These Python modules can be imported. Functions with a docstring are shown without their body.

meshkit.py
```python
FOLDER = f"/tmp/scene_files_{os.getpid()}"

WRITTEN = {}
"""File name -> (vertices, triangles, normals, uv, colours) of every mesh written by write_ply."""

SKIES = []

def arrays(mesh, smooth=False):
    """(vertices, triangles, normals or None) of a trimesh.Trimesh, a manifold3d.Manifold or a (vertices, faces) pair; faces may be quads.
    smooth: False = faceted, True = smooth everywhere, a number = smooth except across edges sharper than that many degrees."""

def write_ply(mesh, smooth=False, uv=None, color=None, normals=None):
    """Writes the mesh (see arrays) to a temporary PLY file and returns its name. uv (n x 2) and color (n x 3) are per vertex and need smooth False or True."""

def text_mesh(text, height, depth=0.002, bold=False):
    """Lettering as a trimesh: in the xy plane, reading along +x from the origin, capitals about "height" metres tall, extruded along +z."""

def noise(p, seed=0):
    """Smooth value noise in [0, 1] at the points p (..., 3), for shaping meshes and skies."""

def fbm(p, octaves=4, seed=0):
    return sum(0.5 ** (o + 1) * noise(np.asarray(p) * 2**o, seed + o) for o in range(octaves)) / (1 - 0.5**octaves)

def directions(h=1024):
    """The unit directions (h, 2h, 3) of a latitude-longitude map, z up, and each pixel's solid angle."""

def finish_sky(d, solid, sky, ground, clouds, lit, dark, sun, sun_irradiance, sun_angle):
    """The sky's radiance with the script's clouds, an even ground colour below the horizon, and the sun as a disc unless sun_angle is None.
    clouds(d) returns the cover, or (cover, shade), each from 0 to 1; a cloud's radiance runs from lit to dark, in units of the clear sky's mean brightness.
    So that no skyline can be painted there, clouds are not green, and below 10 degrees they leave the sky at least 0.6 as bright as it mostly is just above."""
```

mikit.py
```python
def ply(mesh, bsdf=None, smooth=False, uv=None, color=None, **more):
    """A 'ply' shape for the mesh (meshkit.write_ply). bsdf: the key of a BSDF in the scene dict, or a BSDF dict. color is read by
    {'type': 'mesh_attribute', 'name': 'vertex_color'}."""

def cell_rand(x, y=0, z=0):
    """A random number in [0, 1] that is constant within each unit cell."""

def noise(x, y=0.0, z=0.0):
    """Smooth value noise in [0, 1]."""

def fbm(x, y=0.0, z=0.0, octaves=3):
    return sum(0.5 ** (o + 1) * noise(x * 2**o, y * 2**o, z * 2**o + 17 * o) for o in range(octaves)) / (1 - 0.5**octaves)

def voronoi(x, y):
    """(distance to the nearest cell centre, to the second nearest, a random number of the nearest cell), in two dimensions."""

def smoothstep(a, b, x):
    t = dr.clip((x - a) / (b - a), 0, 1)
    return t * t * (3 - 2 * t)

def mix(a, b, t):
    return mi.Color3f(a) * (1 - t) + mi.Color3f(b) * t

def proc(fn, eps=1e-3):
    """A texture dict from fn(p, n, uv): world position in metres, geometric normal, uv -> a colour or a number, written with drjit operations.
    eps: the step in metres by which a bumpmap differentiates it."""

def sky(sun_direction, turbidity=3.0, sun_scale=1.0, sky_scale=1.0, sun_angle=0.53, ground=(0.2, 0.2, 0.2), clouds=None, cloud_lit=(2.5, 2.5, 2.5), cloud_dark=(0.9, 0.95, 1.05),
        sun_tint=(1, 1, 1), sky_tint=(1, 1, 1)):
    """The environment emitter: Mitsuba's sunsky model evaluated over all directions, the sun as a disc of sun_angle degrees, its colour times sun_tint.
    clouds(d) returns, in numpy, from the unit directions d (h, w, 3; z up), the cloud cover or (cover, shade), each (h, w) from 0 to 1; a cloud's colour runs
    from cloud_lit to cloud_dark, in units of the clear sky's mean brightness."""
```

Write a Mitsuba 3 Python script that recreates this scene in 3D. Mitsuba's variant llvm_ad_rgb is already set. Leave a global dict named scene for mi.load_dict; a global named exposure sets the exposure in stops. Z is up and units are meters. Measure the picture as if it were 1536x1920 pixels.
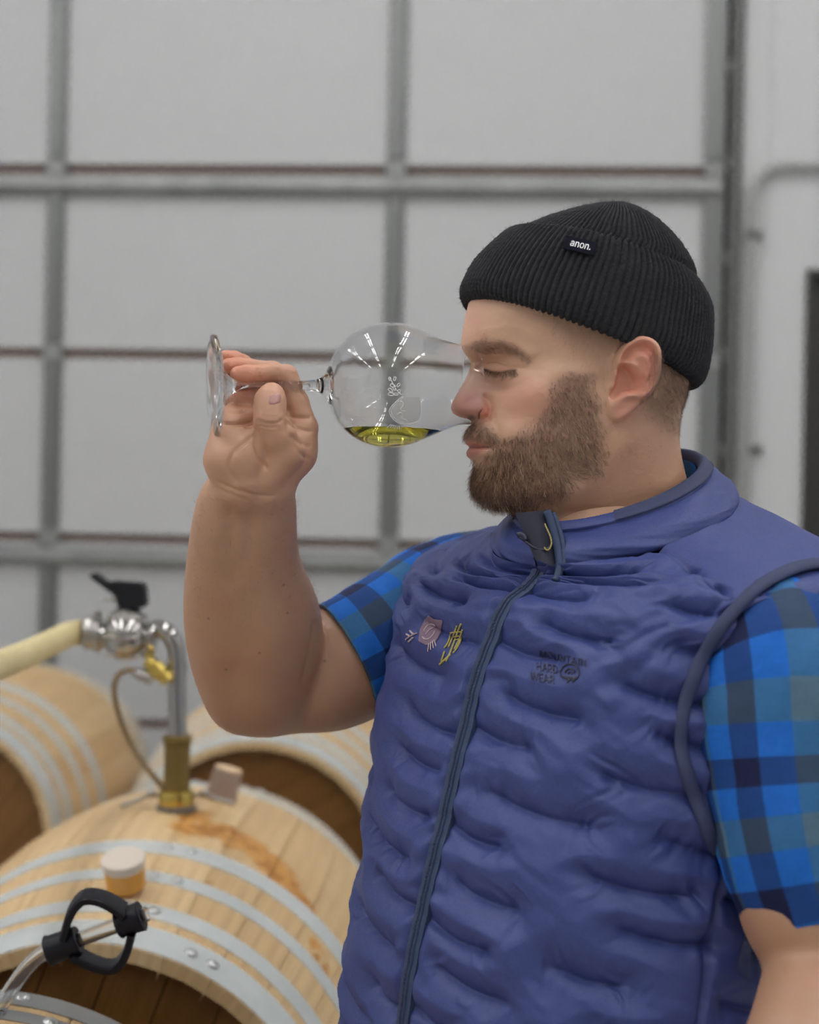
import math, random
import numpy as np, trimesh, manifold3d
import mitsuba as mi, drjit as dr
import mikit, meshkit
from mikit import noise, fbm, smoothstep, mix, cell_rand
from scipy.interpolate import PchipInterpolator as PCH
from scipy.spatial import cKDTree
from scipy.ndimage import gaussian_filter, map_coordinates

T = mi.ScalarTransform4f
rng = np.random.default_rng(7)
scene, labels = {}, {}

# ------------------------------------------------------------------ camera, light, exposure
FPX = 2800.0                                   # focal length in pixels of the 1536 x 1920 frame
ROLL = math.radians(1.2)
EYE = np.array([0.0, 0.0, 1.52])
RIGHT = np.array([math.cos(ROLL), 0, math.sin(ROLL)])
FWD = np.array([0.0, 1.0, 0.0])
UP = np.array([-math.sin(ROLL), 0, math.cos(ROLL)])
exposure = 0.0
scene['camera'] = {
    'type': 'thinlens', 'fov_axis': 'x', 'fov': math.degrees(2 * math.atan(768 / FPX)),
    'aperture_radius': 0.0068, 'focus_distance': 1.262, 'near_clip': 0.05, 'far_clip': 60.0,
    'to_world': T().look_at(origin=EYE.tolist(), target=(EYE + FWD).tolist(), up=UP.tolist())}
ROOM = dict(x0=-5.5, x1=5.2, y0=-7.0, zc=5.6)
LAMP_POWER = 30.0                              # radiance of the ceiling tubes
LAMP_TINT = (1.0, 0.99, 0.975)


def W(px, py, d):
    """the world point that lies at depth d (metres along the view) under a pixel of the frame"""
    return EYE + d * (FWD + (px - 768) / FPX * RIGHT - (py - 960) / FPX * UP)


def C(px, py, d):
    """the same in the photographer's axes: right, ahead, up"""
    return np.array([(px - 768) / FPX * d, d, -(py - 960) / FPX * d])


def to_world(v):
    v = np.asarray(v, float)
    return EYE + v[..., :1] * RIGHT + v[..., 1:2] * FWD + v[..., 2:3] * UP


def to_px(v):
    v = np.asarray(v, float)
    return 768 + v[..., 0] / v[..., 1] * FPX, 960 - v[..., 2] / v[..., 1] * FPX


# ------------------------------------------------------------------ scene helpers
def numbered(key):
    if key not in scene:
        return key
    i = 1
    while f'{key}_{i:03d}' in scene:
        i += 1
    return f'{key}_{i:03d}'


def lab(key, label=None, cat=None, group=None, kind=None):
    d = labels.setdefault(key, {})
    for k, v in (('label', label), ('category', cat), ('group', group), ('kind', kind)):
        if v:
            d[k] = v


def add(name, mesh, bsdf, parent=None, smooth=30, **kw):
    key = numbered(name if parent is None else parent + '__' + name)
    scene[key] = mikit.ply(mesh, bsdf, smooth=smooth, **kw)
    return key


def tm(v, f):
    return trimesh.Trimesh(np.asarray(v, float), np.asarray(f, int), process=False)


def cat_(ms):
    return trimesh.util.concatenate(ms)


def box(lo, hi):
    lo, hi = np.asarray(lo, float), np.asarray(hi, float)
    b = trimesh.creation.box(hi - lo)
    b.apply_translation((lo + hi) / 2)
    return b


def rbox(lo, hi, r):
    """a box with rounded edges"""
    lo, hi = np.asarray(lo, float), np.asarray(hi, float)
    s = manifold3d.Manifold.sphere(r, 12)
    pts = [s.translate([x, y, z]) for x in (lo[0] + r, hi[0] - r) for y in (lo[1] + r, hi[1] - r) for z in (lo[2] + r, hi[2] - r)]
    m = manifold3d.Manifold.batch_hull(pts).to_mesh()
    return tm(m.vert_properties[:, :3], m.tri_verts)


def grid_faces(n, m, wrap_m=False, wrap_n=False):
    i, j = np.meshgrid(np.arange(n if wrap_n else n - 1), np.arange(m if wrap_m else m - 1), indexing='ij')
    i2, j2 = (i + 1) % n, (j + 1) % m
    q = np.stack([i * m + j, i * m + j2, i2 * m + j2, i2 * m + j], -1).reshape(-1, 4)
    return np.vstack([q[:, [0, 1, 2]], q[:, [0, 2, 3]]])


def lathe(prof, axis_from=(0, 0, 0), axis=(0, 0, 1), n=48):
    """revolve (radius, height) pairs about an axis"""
    prof = np.asarray(prof, float)
    z = np.asarray(axis, float) / np.linalg.norm(axis)
    x = np.cross(z, [0, 1, 0] if abs(z[1]) < 0.9 else [1, 0, 0])
    x /= np.linalg.norm(x)
    y = np.cross(z, x)
    a = np.arange(n) * 2 * np.pi / n
    ring = np.cos(a)[:, None] * x + np.sin(a)[:, None] * y
    v = np.asarray(axis_from, float) + prof[:, 1][:, None, None] * z + prof[:, 0][:, None, None] * ring[None]
    f = grid_faces(len(prof), n, wrap_m=True)
    m = trimesh.Trimesh(v.reshape(-1, 3), f, process=True)
    m.update_faces(m.nondegenerate_faces())
    return m


def frames(p):
    t = np.gradient(p, axis=0)
    t /= np.linalg.norm(t, axis=1, keepdims=True) + 1e-12
    a = np.cross(t[0], [0, 0, 1] if abs(t[0][2]) < 0.9 else [1, 0, 0])
    out = []
    for k in t:
        a = a - np.dot(a, k) * k
        a = a / np.linalg.norm(a)
        out.append(a)
    a = np.array(out)
    return t, a, np.cross(t, a)


def tube(p, r, n=16, closed=False, caps=True):
    p = np.asarray(p, float)
    r = np.broadcast_to(r, (len(p),))
    t, a, b = frames(p)
    ang = np.arange(n) * 2 * np.pi / n
    v = p[:, None] + r[:, None, None] * (np.cos(ang)[None, :, None] * a[:, None] + np.sin(ang)[None, :, None] * b[:, None])
    f = grid_faces(len(p), n, wrap_m=True, wrap_n=closed)
    v = v.reshape(-1, 3)
    if caps and not closed:
        c = len(v)
        v = np.vstack([v, p[:1], p[-1:]])
        j = np.arange(n)
        e = (len(p) - 1) * n
        f = np.vstack([f, np.stack([j * 0 + c, (j + 1) % n, j], 1), np.stack([j * 0 + c + 1, e + j, e + (j + 1) % n], 1)])
    return tm(v, f[:, ::-1])


def spline(pts, n):
    pts = np.asarray(pts, float)
    d = np.r_[0, np.cumsum(np.linalg.norm(np.diff(pts, axis=0), axis=1) ** 0.5)]
    from scipy.interpolate import CubicSpline
    return CubicSpline(d, pts)(np.linspace(0, d[-1], n))


def hull(*spheres):
    ms = [manifold3d.Manifold.sphere(r, 24).translate(list(map(float, c))) for c, r in spheres]
    m = manifold3d.Manifold.batch_hull(ms).to_mesh()
    return tm(m.vert_properties[:, :3], m.tri_verts)


def seg_dist(p, pts):
    """distance of 2-D points p (..., 2) from a polyline, and the position along it"""
    best, at = np.full(p.shape[:-1], 1e9), np.zeros(p.shape[:-1])
    pts = np.asarray(pts, float)
    for k, (a, b) in enumerate(zip(pts[:-1], pts[1:])):
        ab = b - a
        t = np.clip(((p - a) @ ab) / max(ab @ ab, 1e-18), 0, 1)
        d = np.linalg.norm(p - a - t[..., None] * ab, axis=-1)
        at = np.where(d < best, k + t, at)
        best = np.minimum(best, d)
    return best, at


def inside(p, poly):
    poly = np.asarray(poly, float)
    c = np.zeros(p.shape[:-1], bool)
    for (x0, y0), (x1, y1) in zip(poly, np.roll(poly, -1, 0)):
        hit = (y0 > p[..., 1]) != (y1 > p[..., 1])
        c ^= hit & (p[..., 0] < (x1 - x0) * (p[..., 1] - y0) / (y1 - y0 + 1e-12) + x0)
    return c


def poly_sd(p, poly):
    """signed distance, positive inside"""
    d, _ = seg_dist(p, np.vstack([poly, poly[:1]]))
    return np.where(inside(p, poly), d, -d)


def surface_nets(Fv, origin, h):
    Fv = np.nan_to_num(Fv, nan=1.0)
    for _ in range(12):                       # no checkerboard cell faces: they would give edges with four triangles
        neg, todo = Fv < 0, 0
        for ax in range(3):
            o = [i for i in range(3) if i != ax]
            def s_(a, b):
                sl = [slice(None)] * 3
                sl[o[0]], sl[o[1]] = (slice(0, -1), slice(1, None))[a], (slice(0, -1), slice(1, None))[b]
                return tuple(sl)
            n00, n01, n10, n11 = (neg[s_(a, b)] for a, b in ((0, 0), (0, 1), (1, 0), (1, 1)))
            bad = (n00 == n11) & (n01 == n10) & (n00 != n01)
            if bad.any():
                todo += int(bad.sum())
                for a in (0, 1):
                    for b in (0, 1):
                        v_ = Fv[s_(a, b)]
                        v_[bad & (v_ >= 0)] = -1e-6
        if not todo:
            break
    neg = Fv < 0
    n = np.array(Fv.shape)
    cnt = sum(neg[a:n[0] - 1 + a, b:n[1] - 1 + b, c:n[2] - 1 + c].astype(np.int8) for a in (0, 1) for b in (0, 1) for c in (0, 1))
    act = (cnt > 0) & (cnt < 8)
    idx = np.argwhere(act)
    num = np.full(act.shape, -1, np.int64)
    num[act] = np.arange(len(idx))
    corner = {(a, b, c): Fv[idx[:, 0] + a, idx[:, 1] + b, idx[:, 2] + c] for a in (0, 1) for b in (0, 1) for c in (0, 1)}
    pos, wgt = np.zeros((len(idx), 3)), np.zeros(len(idx))
    for k0 in corner:
        for ax in range(3):
            if k0[ax] == 0:
                k1 = tuple(1 if i == ax else k0[i] for i in range(3))
                a, b = corner[k0], corner[k1]
                x = (a < 0) != (b < 0)
                t = np.where(x, a / np.where(x, a - b, 1), 0)
                p = np.tile(np.array(k0, float), (len(idx), 1))
                p[:, ax] = t
                pos += p * x[:, None]
                wgt += x
    v = (idx + pos / wgt[:, None]) * h + np.asarray(origin)
    faces = []
    for ax in range(3):
        o = [i for i in range(3) if i != ax]
        sl0 = [slice(None)] * 3
        sl1 = [slice(None)] * 3
        sl0[ax], sl1[ax] = slice(0, -1), slice(1, None)
        x = neg[tuple(sl0)] != neg[tuple(sl1)]
        e = np.argwhere(x)
        e = e[(e[:, o[0]] > 0) & (e[:, o[1]] > 0) & (e[:, o[0]] < n[o[0]] - 1) & (e[:, o[1]] < n[o[1]] - 1)]
        s = neg[e[:, 0], e[:, 1], e[:, 2]]
        def cell(da, db):
            c = e.copy()
            c[:, o[0]] += da
            c[:, o[1]] += db
            return num[c[:, 0], c[:, 1], c[:, 2]]
        q = np.stack([cell(-1, -1), cell(0, -1), cell(0, 0), cell(-1, 0)], 1)
        flip = s if ax != 1 else ~s
        q = np.where(flip[:, None], q, q[:, ::-1])
        faces.append(q)
    q = np.vstack(faces)
    return v, np.vstack([q[:, [0, 1, 2]], q[:, [0, 2, 3]]])


def strands(root, direc, length, rad, bend=None, seg=3, taper=0.35):
    """thin three-sided hairs"""
    n = len(root)
    t = np.linspace(0, 1, seg + 1)
    direc = direc / np.linalg.norm(direc, axis=1, keepdims=True)
    bend = np.zeros_like(root) if bend is None else bend
    p = root[:, None] + length[:, None, None] * (t[None, :, None] * direc[:, None] + (t ** 2)[None, :, None] * bend[:, None])
    a = np.cross(direc, [0.31, 0.2, 0.93])
    a /= np.linalg.norm(a, axis=1, keepdims=True) + 1e-9
    b = np.cross(direc, a)
    ang = np.arange(3) * 2 * np.pi / 3
    r = np.asarray(rad)[:, None] * (1 - (1 - taper) * t[None])
    v = p[:, :, None] + r[:, :, None, None] * (np.cos(ang)[None, None, :, None] * a[:, None, None] + np.sin(ang)[None, None, :, None] * b[:, None, None])
    f1 = grid_faces(seg + 1, 3, wrap_m=True)
    f = (f1[None] + (np.arange(n) * 3 * (seg + 1))[:, None, None]).reshape(-1, 3)
    return v.reshape(-1, 3), f, 3 * (seg + 1)


def srgb(*c):
    c = np.asarray(c, float) / 255
    return tuple(float(x) for x in np.where(c < 0.04045, c / 12.92, ((c + 0.055) / 1.055) ** 2.4))


def rgb(c):
    return {'type': 'rgb', 'value': [float(x) for x in c]}


def mat(name, color, rough=0.5, metal=0.0, two=True, **kw):
    b = {'type': 'principled', 'base_color': color if isinstance(color, dict) else rgb(color), 'roughness': rough, 'metallic': metal, **kw}
    scene[name] = {'type': 'twosided', 'bsdf': b} if two else b
    return name
# ------------------------------------------------------------------ the room
def p_floor(p, n, uv):
    v = fbm(p.x * 1.3, p.y * 1.3, 0.0, 4)
    return mix((.36, .355, .34), (.52, .51, .49), v)


def p_galv(p, n, uv):
    v = fbm(p.x * 14, p.y * 14, p.z * 5, 3)
    return mix((.20, .21, .21), (.34, .35, .345), v)


mat('floor_concrete', mikit.proc(p_floor), .55)
mat('white_wall', (.545, .55, .56), .6)
mat('white_panel', (.50, .505, .515), .5)
mat('ceiling_white', (.62, .62, .62), .8)
mat('galvanised', mikit.proc(p_galv), .42, .35, specular=.5)
mat('stile_steel', (.20, .21, .208), .36, .6)
mat('galvanised_dark', (.12, .122, .118), .5, .4)
mat('seam_brown', srgb(84, 62, 48), .8)
mat('conduit_grey', (.33, .335, .33), .42, .3)
mat('dark_door', (.022, .021, .02), .45)
mat('lamp_white', (.7, .7, .7), .5)

YAW = math.radians(4.04)
DO = W(768, 960, 4.85)
DT, DN = np.array([math.cos(YAW), -math.sin(YAW), 0]), np.array([-math.sin(YAW), -math.cos(YAW), 0])   # along the door, and out of it


def on_door(px, py, n=0.0):
    """(along, height) of the point of the door's plane, n in front of it, that shows at a pixel"""
    r = FWD + (px - 768) / FPX * RIGHT - (py - 960) / FPX * UP
    t = np.dot(DO + n * DN - EYE, DN) / np.dot(r, DN)
    p = EYE + t * r
    return np.dot(p - DO, DT), p[2]


def door_pt(u, z, n):
    u, z, n = np.broadcast_arrays(np.asarray(u, float), z, n)
    q = np.array([DO[0], DO[1], 0.0])
    return q + u[..., None] * DT + n[..., None] * DN + z[..., None] * np.array([0, 0, 1.0])


def dbox(u0, u1, z0, z1, n0, n1, r=0.0):
    b = rbox((u0, z0, n0), (u1, z1, n1), r) if r else box((u0, z0, n0), (u1, z1, n1))
    b.vertices = door_pt(b.vertices[:, 0], b.vertices[:, 1], b.vertices[:, 2])
    if b.volume < 0:
        b.invert()
    return b


def dprofile(prof, u0, u1):
    """a bar along the door with this (height, out) outline"""
    from shapely.geometry import Polygon
    m = trimesh.creation.extrude_polygon(Polygon(prof), u1 - u0, engine='earcut')
    v = m.vertices
    m = tm(door_pt(v[:, 2] + u0, v[:, 0], v[:, 1]), m.faces)
    if m.volume < 0:
        m.invert()
    return m


z1 = on_door(745, 320)[1]
z3 = on_door(690, 1021)[1]
SEC = (z1 - z3) / 2
seams = [z1 + SEC * k for k in (2, 1, 0, -1, -2, -3)]
u_l, u_m, u_r = on_door(101.5, 640)[0], on_door(737, 640)[0], on_door(1333, 640)[0]
stiles = [u_l - (u_m - u_l), u_l, u_m, u_r]
DU0, DU1 = stiles[0] - .6, u_r + .035
scene['door_1'] = mikit.ply(dbox(DU0, DU1, .02, seams[0], -.060, -.014), 'seam_brown')
lab('door_1', kind='structure')
for k in range(len(seams)):
    ztop, zbot = seams[k], (seams[k + 1] if k + 1 < len(seams) else .03)
    prof = [(ztop - .013, -.045), (ztop - .013, -.006), (ztop - .018, 0), (zbot + .045, 0), (zbot + .028, .004), (zbot + .017, .002), (zbot + .012, -.010), (zbot + .012, -.045)]
    add('panel', dprofile(prof, DU0, DU1), 'white_panel', 'door_1', smooth=35)
    for i, u in enumerate(stiles):
        hwid = .031 if i < 3 else .034
        add('stile', cat_([dbox(u - hwid, u + hwid, zbot + .035, ztop - .02, .0, .010, .003), dbox(u - hwid * .55, u + hwid * .55, zbot + .035, ztop - .02, .008, .022, .004)]) if i < 3 else
            dbox(u - hwid, u + hwid, zbot + .035, ztop - .02, .0, .020, .004), 'stile_steel', 'door_1', smooth=40)
        if k:
            hinge = cat_([dbox(u - .032, u + .032, ztop - .028, ztop + .030, .004, .024, .003)] + [lathe([(0, 0), (.007, 0), (.006, .006), (0, .007)], door_pt(u + a, ztop + b, .024), DN, 10) for a in (-.018, .018) for b in (-.015, .018)])
            add('hinge', hinge, 'galvanised', 'door_1', smooth=40)
for z in (seams[2], seams[4]):
    b = .026
    prof = [(z - b, .0), (z - b, .022), (z - b - .012, .022), (z - b - .014, .046), (z - b - .042, .050), (z - b - .046, .024), (z - b - .062, .022), (z - b - .062, 0)]
    add('strut', dprofile(prof, DU0, u_r + .02), 'galvanised', 'door_1', smooth=25)
# jamb, track and wall to the right of the door
add('track', dbox(u_r + .045, u_r + .072, .02, seams[0], -.02, .055, .003), 'galvanised_dark', 'door_1')
for k in range(12):
    add('roller_bracket', dbox(u_r + .030, u_r + .062, seams[0] - .3 - k * .3048, seams[0] - .26 - k * .3048, .010, .040, .003), 'galvanised_dark', 'door_1')
uw = on_door(1383, 640)[0]
ud, zd = on_door(1512, 505, .02)
zc = ROOM['zc']
wall = [dbox(uw, ud, 0, zc, -.10, .02), dbox(ud, 4.2, zd, zc, -.10, .02), dbox(ud + 1.0, 4.2, 0, zd, -.10, .02)]
wall += [dbox(DU0 - 4, uw, seams[0], zc, -.10, .02), dbox(DU0 - 4, DU0, 0, seams[0], -.10, .02), dbox(u_r + .072, uw, 0, seams[0], -.10, -.055)]
scene['wall_back'] = mikit.ply(cat_(wall), 'white_wall', smooth=False)
lab('wall_back', kind='structure')
for px in (1440, 1535):
    uu = on_door(px, 300, .02)[0]
    add('rib', cat_([dbox(uu, uu + .012, zd + .05, zc, .018, .026, .003)]), 'white_wall', 'wall_back')
scene['door_2'] = mikit.ply(dbox(ud + .02, ud + .98, .01, zd - .02, -.06, -.02, .004), 'dark_door')
lab('door_2', kind='structure')
add('frame', cat_([dbox(ud, ud + .022, 0, zd, -.08, .028), dbox(ud + .978, ud + 1.0, 0, zd, -.08, .028), dbox(ud, ud + 1.0, zd - .022, zd, -.08, .028)]), 'dark_door', 'door_2', smooth=False)
add('panel', dbox(ud + .12, ud + .88, 1.15, zd - .15, -.022, -.014, .003), 'dark_door', 'door_2')

# conduit on the wall
cn = .05
pts = [on_door(1403, 1250, cn), on_door(1411, 640, cn), on_door(1414, 450, cn)]
cu, cz = on_door(1413, 370, cn)
hz_ = on_door(1500, 312, cn)[1]
rr = hz_ - cz
arc = [(cu + rr * (1 - math.cos(a)), cz + rr * math.sin(a)) for a in np.linspace(0, math.pi / 2, 12)]
line = [door_pt(cu - .006, .12, cn), door_pt(cu - .004, cz - .3, cn)] + [door_pt(u, z, cn) for u, z in arc] + [door_pt(cu + rr + k, hz_, cn) for k in (.2, 1.4)]
scene['wall_conduit'] = mikit.ply(tube(np.array(line), .0125, 14), 'conduit_grey', smooth=40)
lab('wall_conduit', 'grey metal conduit pipe bending from vertical to horizontal on the white wall', 'conduit')
for py in (440, 843):
    u, z = on_door(1411, py, cn)
    add('strap', cat_([lathe([(.0125, -.012), (.017, -.012), (.017, .012), (.0125, .012)], door_pt(u - .002, z, cn), (0, 0, 1), 16), dbox(u - .001, u + .036, z - .012, z + .012, .018, .030, .002)]), 'galvanised_dark', 'wall_conduit')

x0, x1, y0 = ROOM['x0'], ROOM['x1'], ROOM['y0']
scene['floor'] = mikit.ply(box((x0, y0, -.1), (x1, 5.4, 0)), 'floor_concrete')
lab('floor', kind='structure')
scene['ceiling'] = mikit.ply(box((x0, y0, zc), (x1, 5.4, zc + .1)), 'ceiling_white')
lab('ceiling', kind='structure')
scene['wall_left'] = mikit.ply(box((x0 - .1, y0, 0), (x0, 5.4, zc)), 'white_wall')
scene['wall_right'] = mikit.ply(box((x1, y0, 0), (x1 + .1, 5.4, zc)), 'white_wall')
scene['wall_front'] = mikit.ply(box((x0, y0 - .1, 0), (x1, y0, zc)), 'white_wall')
for k in ('wall_left', 'wall_right', 'wall_front'):
    lab(k, kind='structure')

# twin-tube strip lamps under the ceiling
for yy in (-4.2, -2.2, -0.5, 1.1, 2.6):
    for xx in (-3.9, -1.5, 0.9, 3.3):
        key = numbered('strip_lamp')
        zz = zc - .55
        scene[key] = mikit.ply(box((xx - .17, yy - .66, zz), (xx + .17, yy + .66, zz + .05)), 'lamp_white')
        lab(key, 'white twin-tube strip lamp under the ceiling', 'lamp', 'strip lamps under the ceiling')
        for s in (-1, 1):
            add('tube', box((xx + s * .09 - .022, yy - .6, zz - .045), (xx + s * .09 + .022, yy + .6, zz - .003)), 'lamp_white', key,
                emitter={'type': 'area', 'radiance': rgb(np.array(LAMP_TINT) * LAMP_POWER)}, smooth=False)
        for s in (-1, 1):
            add('hanger', tube(np.array([(xx, yy + s * .5, zz + .05), (xx, yy + s * .5, zc)]), .006, 8), 'lamp_white', key)
# ------------------------------------------------------------------ the man: head
D0, PSI = 1.300, math.radians(6.0)
X0 = (1050 - 768) / FPX * D0
CP, SP = math.cos(PSI), math.sin(PSI)


def H(px, py, w=0.0):
    """head coordinates (forward, up) of the point that shows at a pixel and lies w to the side of the middle plane"""
    k = (np.asarray(px, float) - 768) / FPX
    f = (k * (D0 - w * CP) - X0 - w * SP) / (-CP + k * SP)
    d = D0 - f * SP - w * CP
    return np.stack([f, -(np.asarray(py, float) - 960) / FPX * d], -1)


def head_to_cam(v):
    f, w, z = v[..., 0], v[..., 1], v[..., 2]
    return np.stack([X0 - f * CP + w * SP, D0 - f * SP - w * CP, z], -1)


front = [(1105, 406), (1060, 408), (1010, 414), (965, 428), (928, 452), (902, 482), (889, 520), (884, 552), (880, 566), (875.6, 583), (871.7, 601), (868.4, 621),
         (866, 640), (866.5, 652), (872, 664), (880, 675), (882.5, 682), (877.5, 698), (869.5, 715), (858.5, 734), (850, 750), (846, 759), (845.8, 766), (849, 773),
         (857, 779), (868, 783), (881, 788.5), (884, 794), (879.5, 803), (874.5, 812), (871.5, 820), (871.8, 826), (875, 833.5), (882, 838), (877.5, 842),
         (875, 848), (876.5, 855), (884, 862), (889.5, 870), (890, 880), (888, 892), (887.5, 904), (889, 916), (894, 928), (904, 938), (920, 945.5), (944, 951), (970, 960),
         (992, 976), (1004, 1000), (1008, 1040), (1010, 1090), (1010, 1150)]
back = [(1105, 406), (1150, 410), (1192, 426), (1230, 455), (1262, 495), (1284, 540), (1296, 590), (1297, 640), (1290, 695), (1283, 733), (1279, 750), (1271, 773),
        (1267, 795), (1266, 815), (1268, 840), (1276, 880), (1290, 930), (1300, 1000), (1304, 1080), (1304, 1150)]
FP, BP = H(*np.array(front, float).T), H(*np.array(back, float).T)
xf = PCH(FP[::-1, 1], FP[::-1, 0])
xb = PCH(BP[::-1, 1], BP[::-1, 0])
SC = np.array([0, 2, 5, 10, 15, 20, 26, 34, 45, 60, 80, 110.0])
rows = [  # y of the row, half width in mm at SC behind the profile
    (404, 0, 4, 6, 8, 10, 12, 13, 14, 15, 16, 17, 18), (416, 0, 12, 18, 24, 29, 32, 35, 37, 39, 41, 43, 44),
    (440, 0, 14, 22, 31, 38, 43, 48, 52, 56, 58, 60, 60), (480, 0, 15, 25, 36, 44, 50, 56, 61, 65, 68, 70, 71),
    (530, 0, 16, 27, 38, 46, 52, 57, 62, 67, 71, 75, 77), (575, 0, 16, 27, 37, 45, 51, 56, 61, 66, 70, 75, 78),
    (625, 0, 16, 26, 36, 43, 49, 54, 58.5, 63, 68, 74, 78), (648, 0, 14, 24, 34, 41, 47, 52, 57, 62, 67, 73, 78),
    (665, 0, 9, 14, 21, 29, 37, 45, 53, 60, 66, 73, 78), (682, 0, 7, 9.5, 13, 17.5, 24, 34, 47, 57.5, 65, 73, 77.5),
    (700, 0, 7, 9.5, 12, 15, 19.5, 28, 43, 56, 65.5, 72.5, 77), (718, 0, 7, 9.5, 12, 14.5, 18, 24.5, 38, 55, 66, 72, 76.5),
    (740, 0, 7, 10, 12.5, 14.5, 17.5, 22.5, 33, 51, 65, 71.5, 76), (762, 0, 8, 11.5, 14.5, 15.5, 16.8, 20, 29.5, 46, 61, 70, 75),
    (774, 0, 8.5, 12, 14.5, 16, 18, 21, 30, 45, 59, 69.5, 74), (784, 0, 7, 12, 17, 21, 25, 32, 41, 52, 62.5, 70.5, 74),
    (796, 0, 12, 20, 27, 32, 36.5, 42, 48.5, 57, 64.5, 70.5, 73), (812, 0, 11, 19, 27, 33, 38, 43, 49, 57, 65, 70.5, 72.5),
    (826, 0, 10, 17, 25.5, 32, 37.5, 43, 49, 57, 65, 70, 72), (838, 0, 11, 18.5, 26, 32, 37, 42.5, 48.5, 56.5, 64.5, 69.5, 71.5),
    (850, 0, 11.5, 18.5, 26.5, 32, 37, 42.5, 48.5, 56, 64, 69, 71), (870, 0, 13, 20, 27.5, 33, 38, 42.5, 48, 55.5, 63, 68.3, 70),
    (900, 0, 13, 20, 27.5, 33, 38, 42.5, 48, 54.5, 61.3, 66, 68), (930, 0, 11, 18, 25.5, 31, 36, 40.5, 45.5, 51, 57, 62.5, 65),
    (955, 0, 8, 14, 21, 27, 32, 37, 42, 48, 54, 60, 62), (985, 0, 14, 22, 31, 38, 43, 48, 53, 58, 62, 64, 64),
    (1030, 0, 17, 27, 37, 44, 49, 54, 58, 61, 63, 64, 64), (1150, 0, 18, 28, 38, 45, 50, 55, 59, 62, 64, 65, 65)]
RZ = np.array([-(r[0] - 960) / FPX * D0 for r in rows])
RW = PCH(RZ[::-1], (np.array([r[1:] for r in rows], float)[::-1] / 1000) ** 2)
BRZ = PCH(np.array([-(y - 960) / FPX * D0 for y in (1150, 1000, 880, 800, 733, 640, 560, 470, 404)]), np.array([.058, .058, .058, .058, .066, .078, .08, .07, .05]))
HG = 0.0008
fa, za = np.arange(-0.135, 0.112, HG), np.arange(-0.085, 0.262, HG)
Q = np.zeros((len(fa), len(za)))
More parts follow.
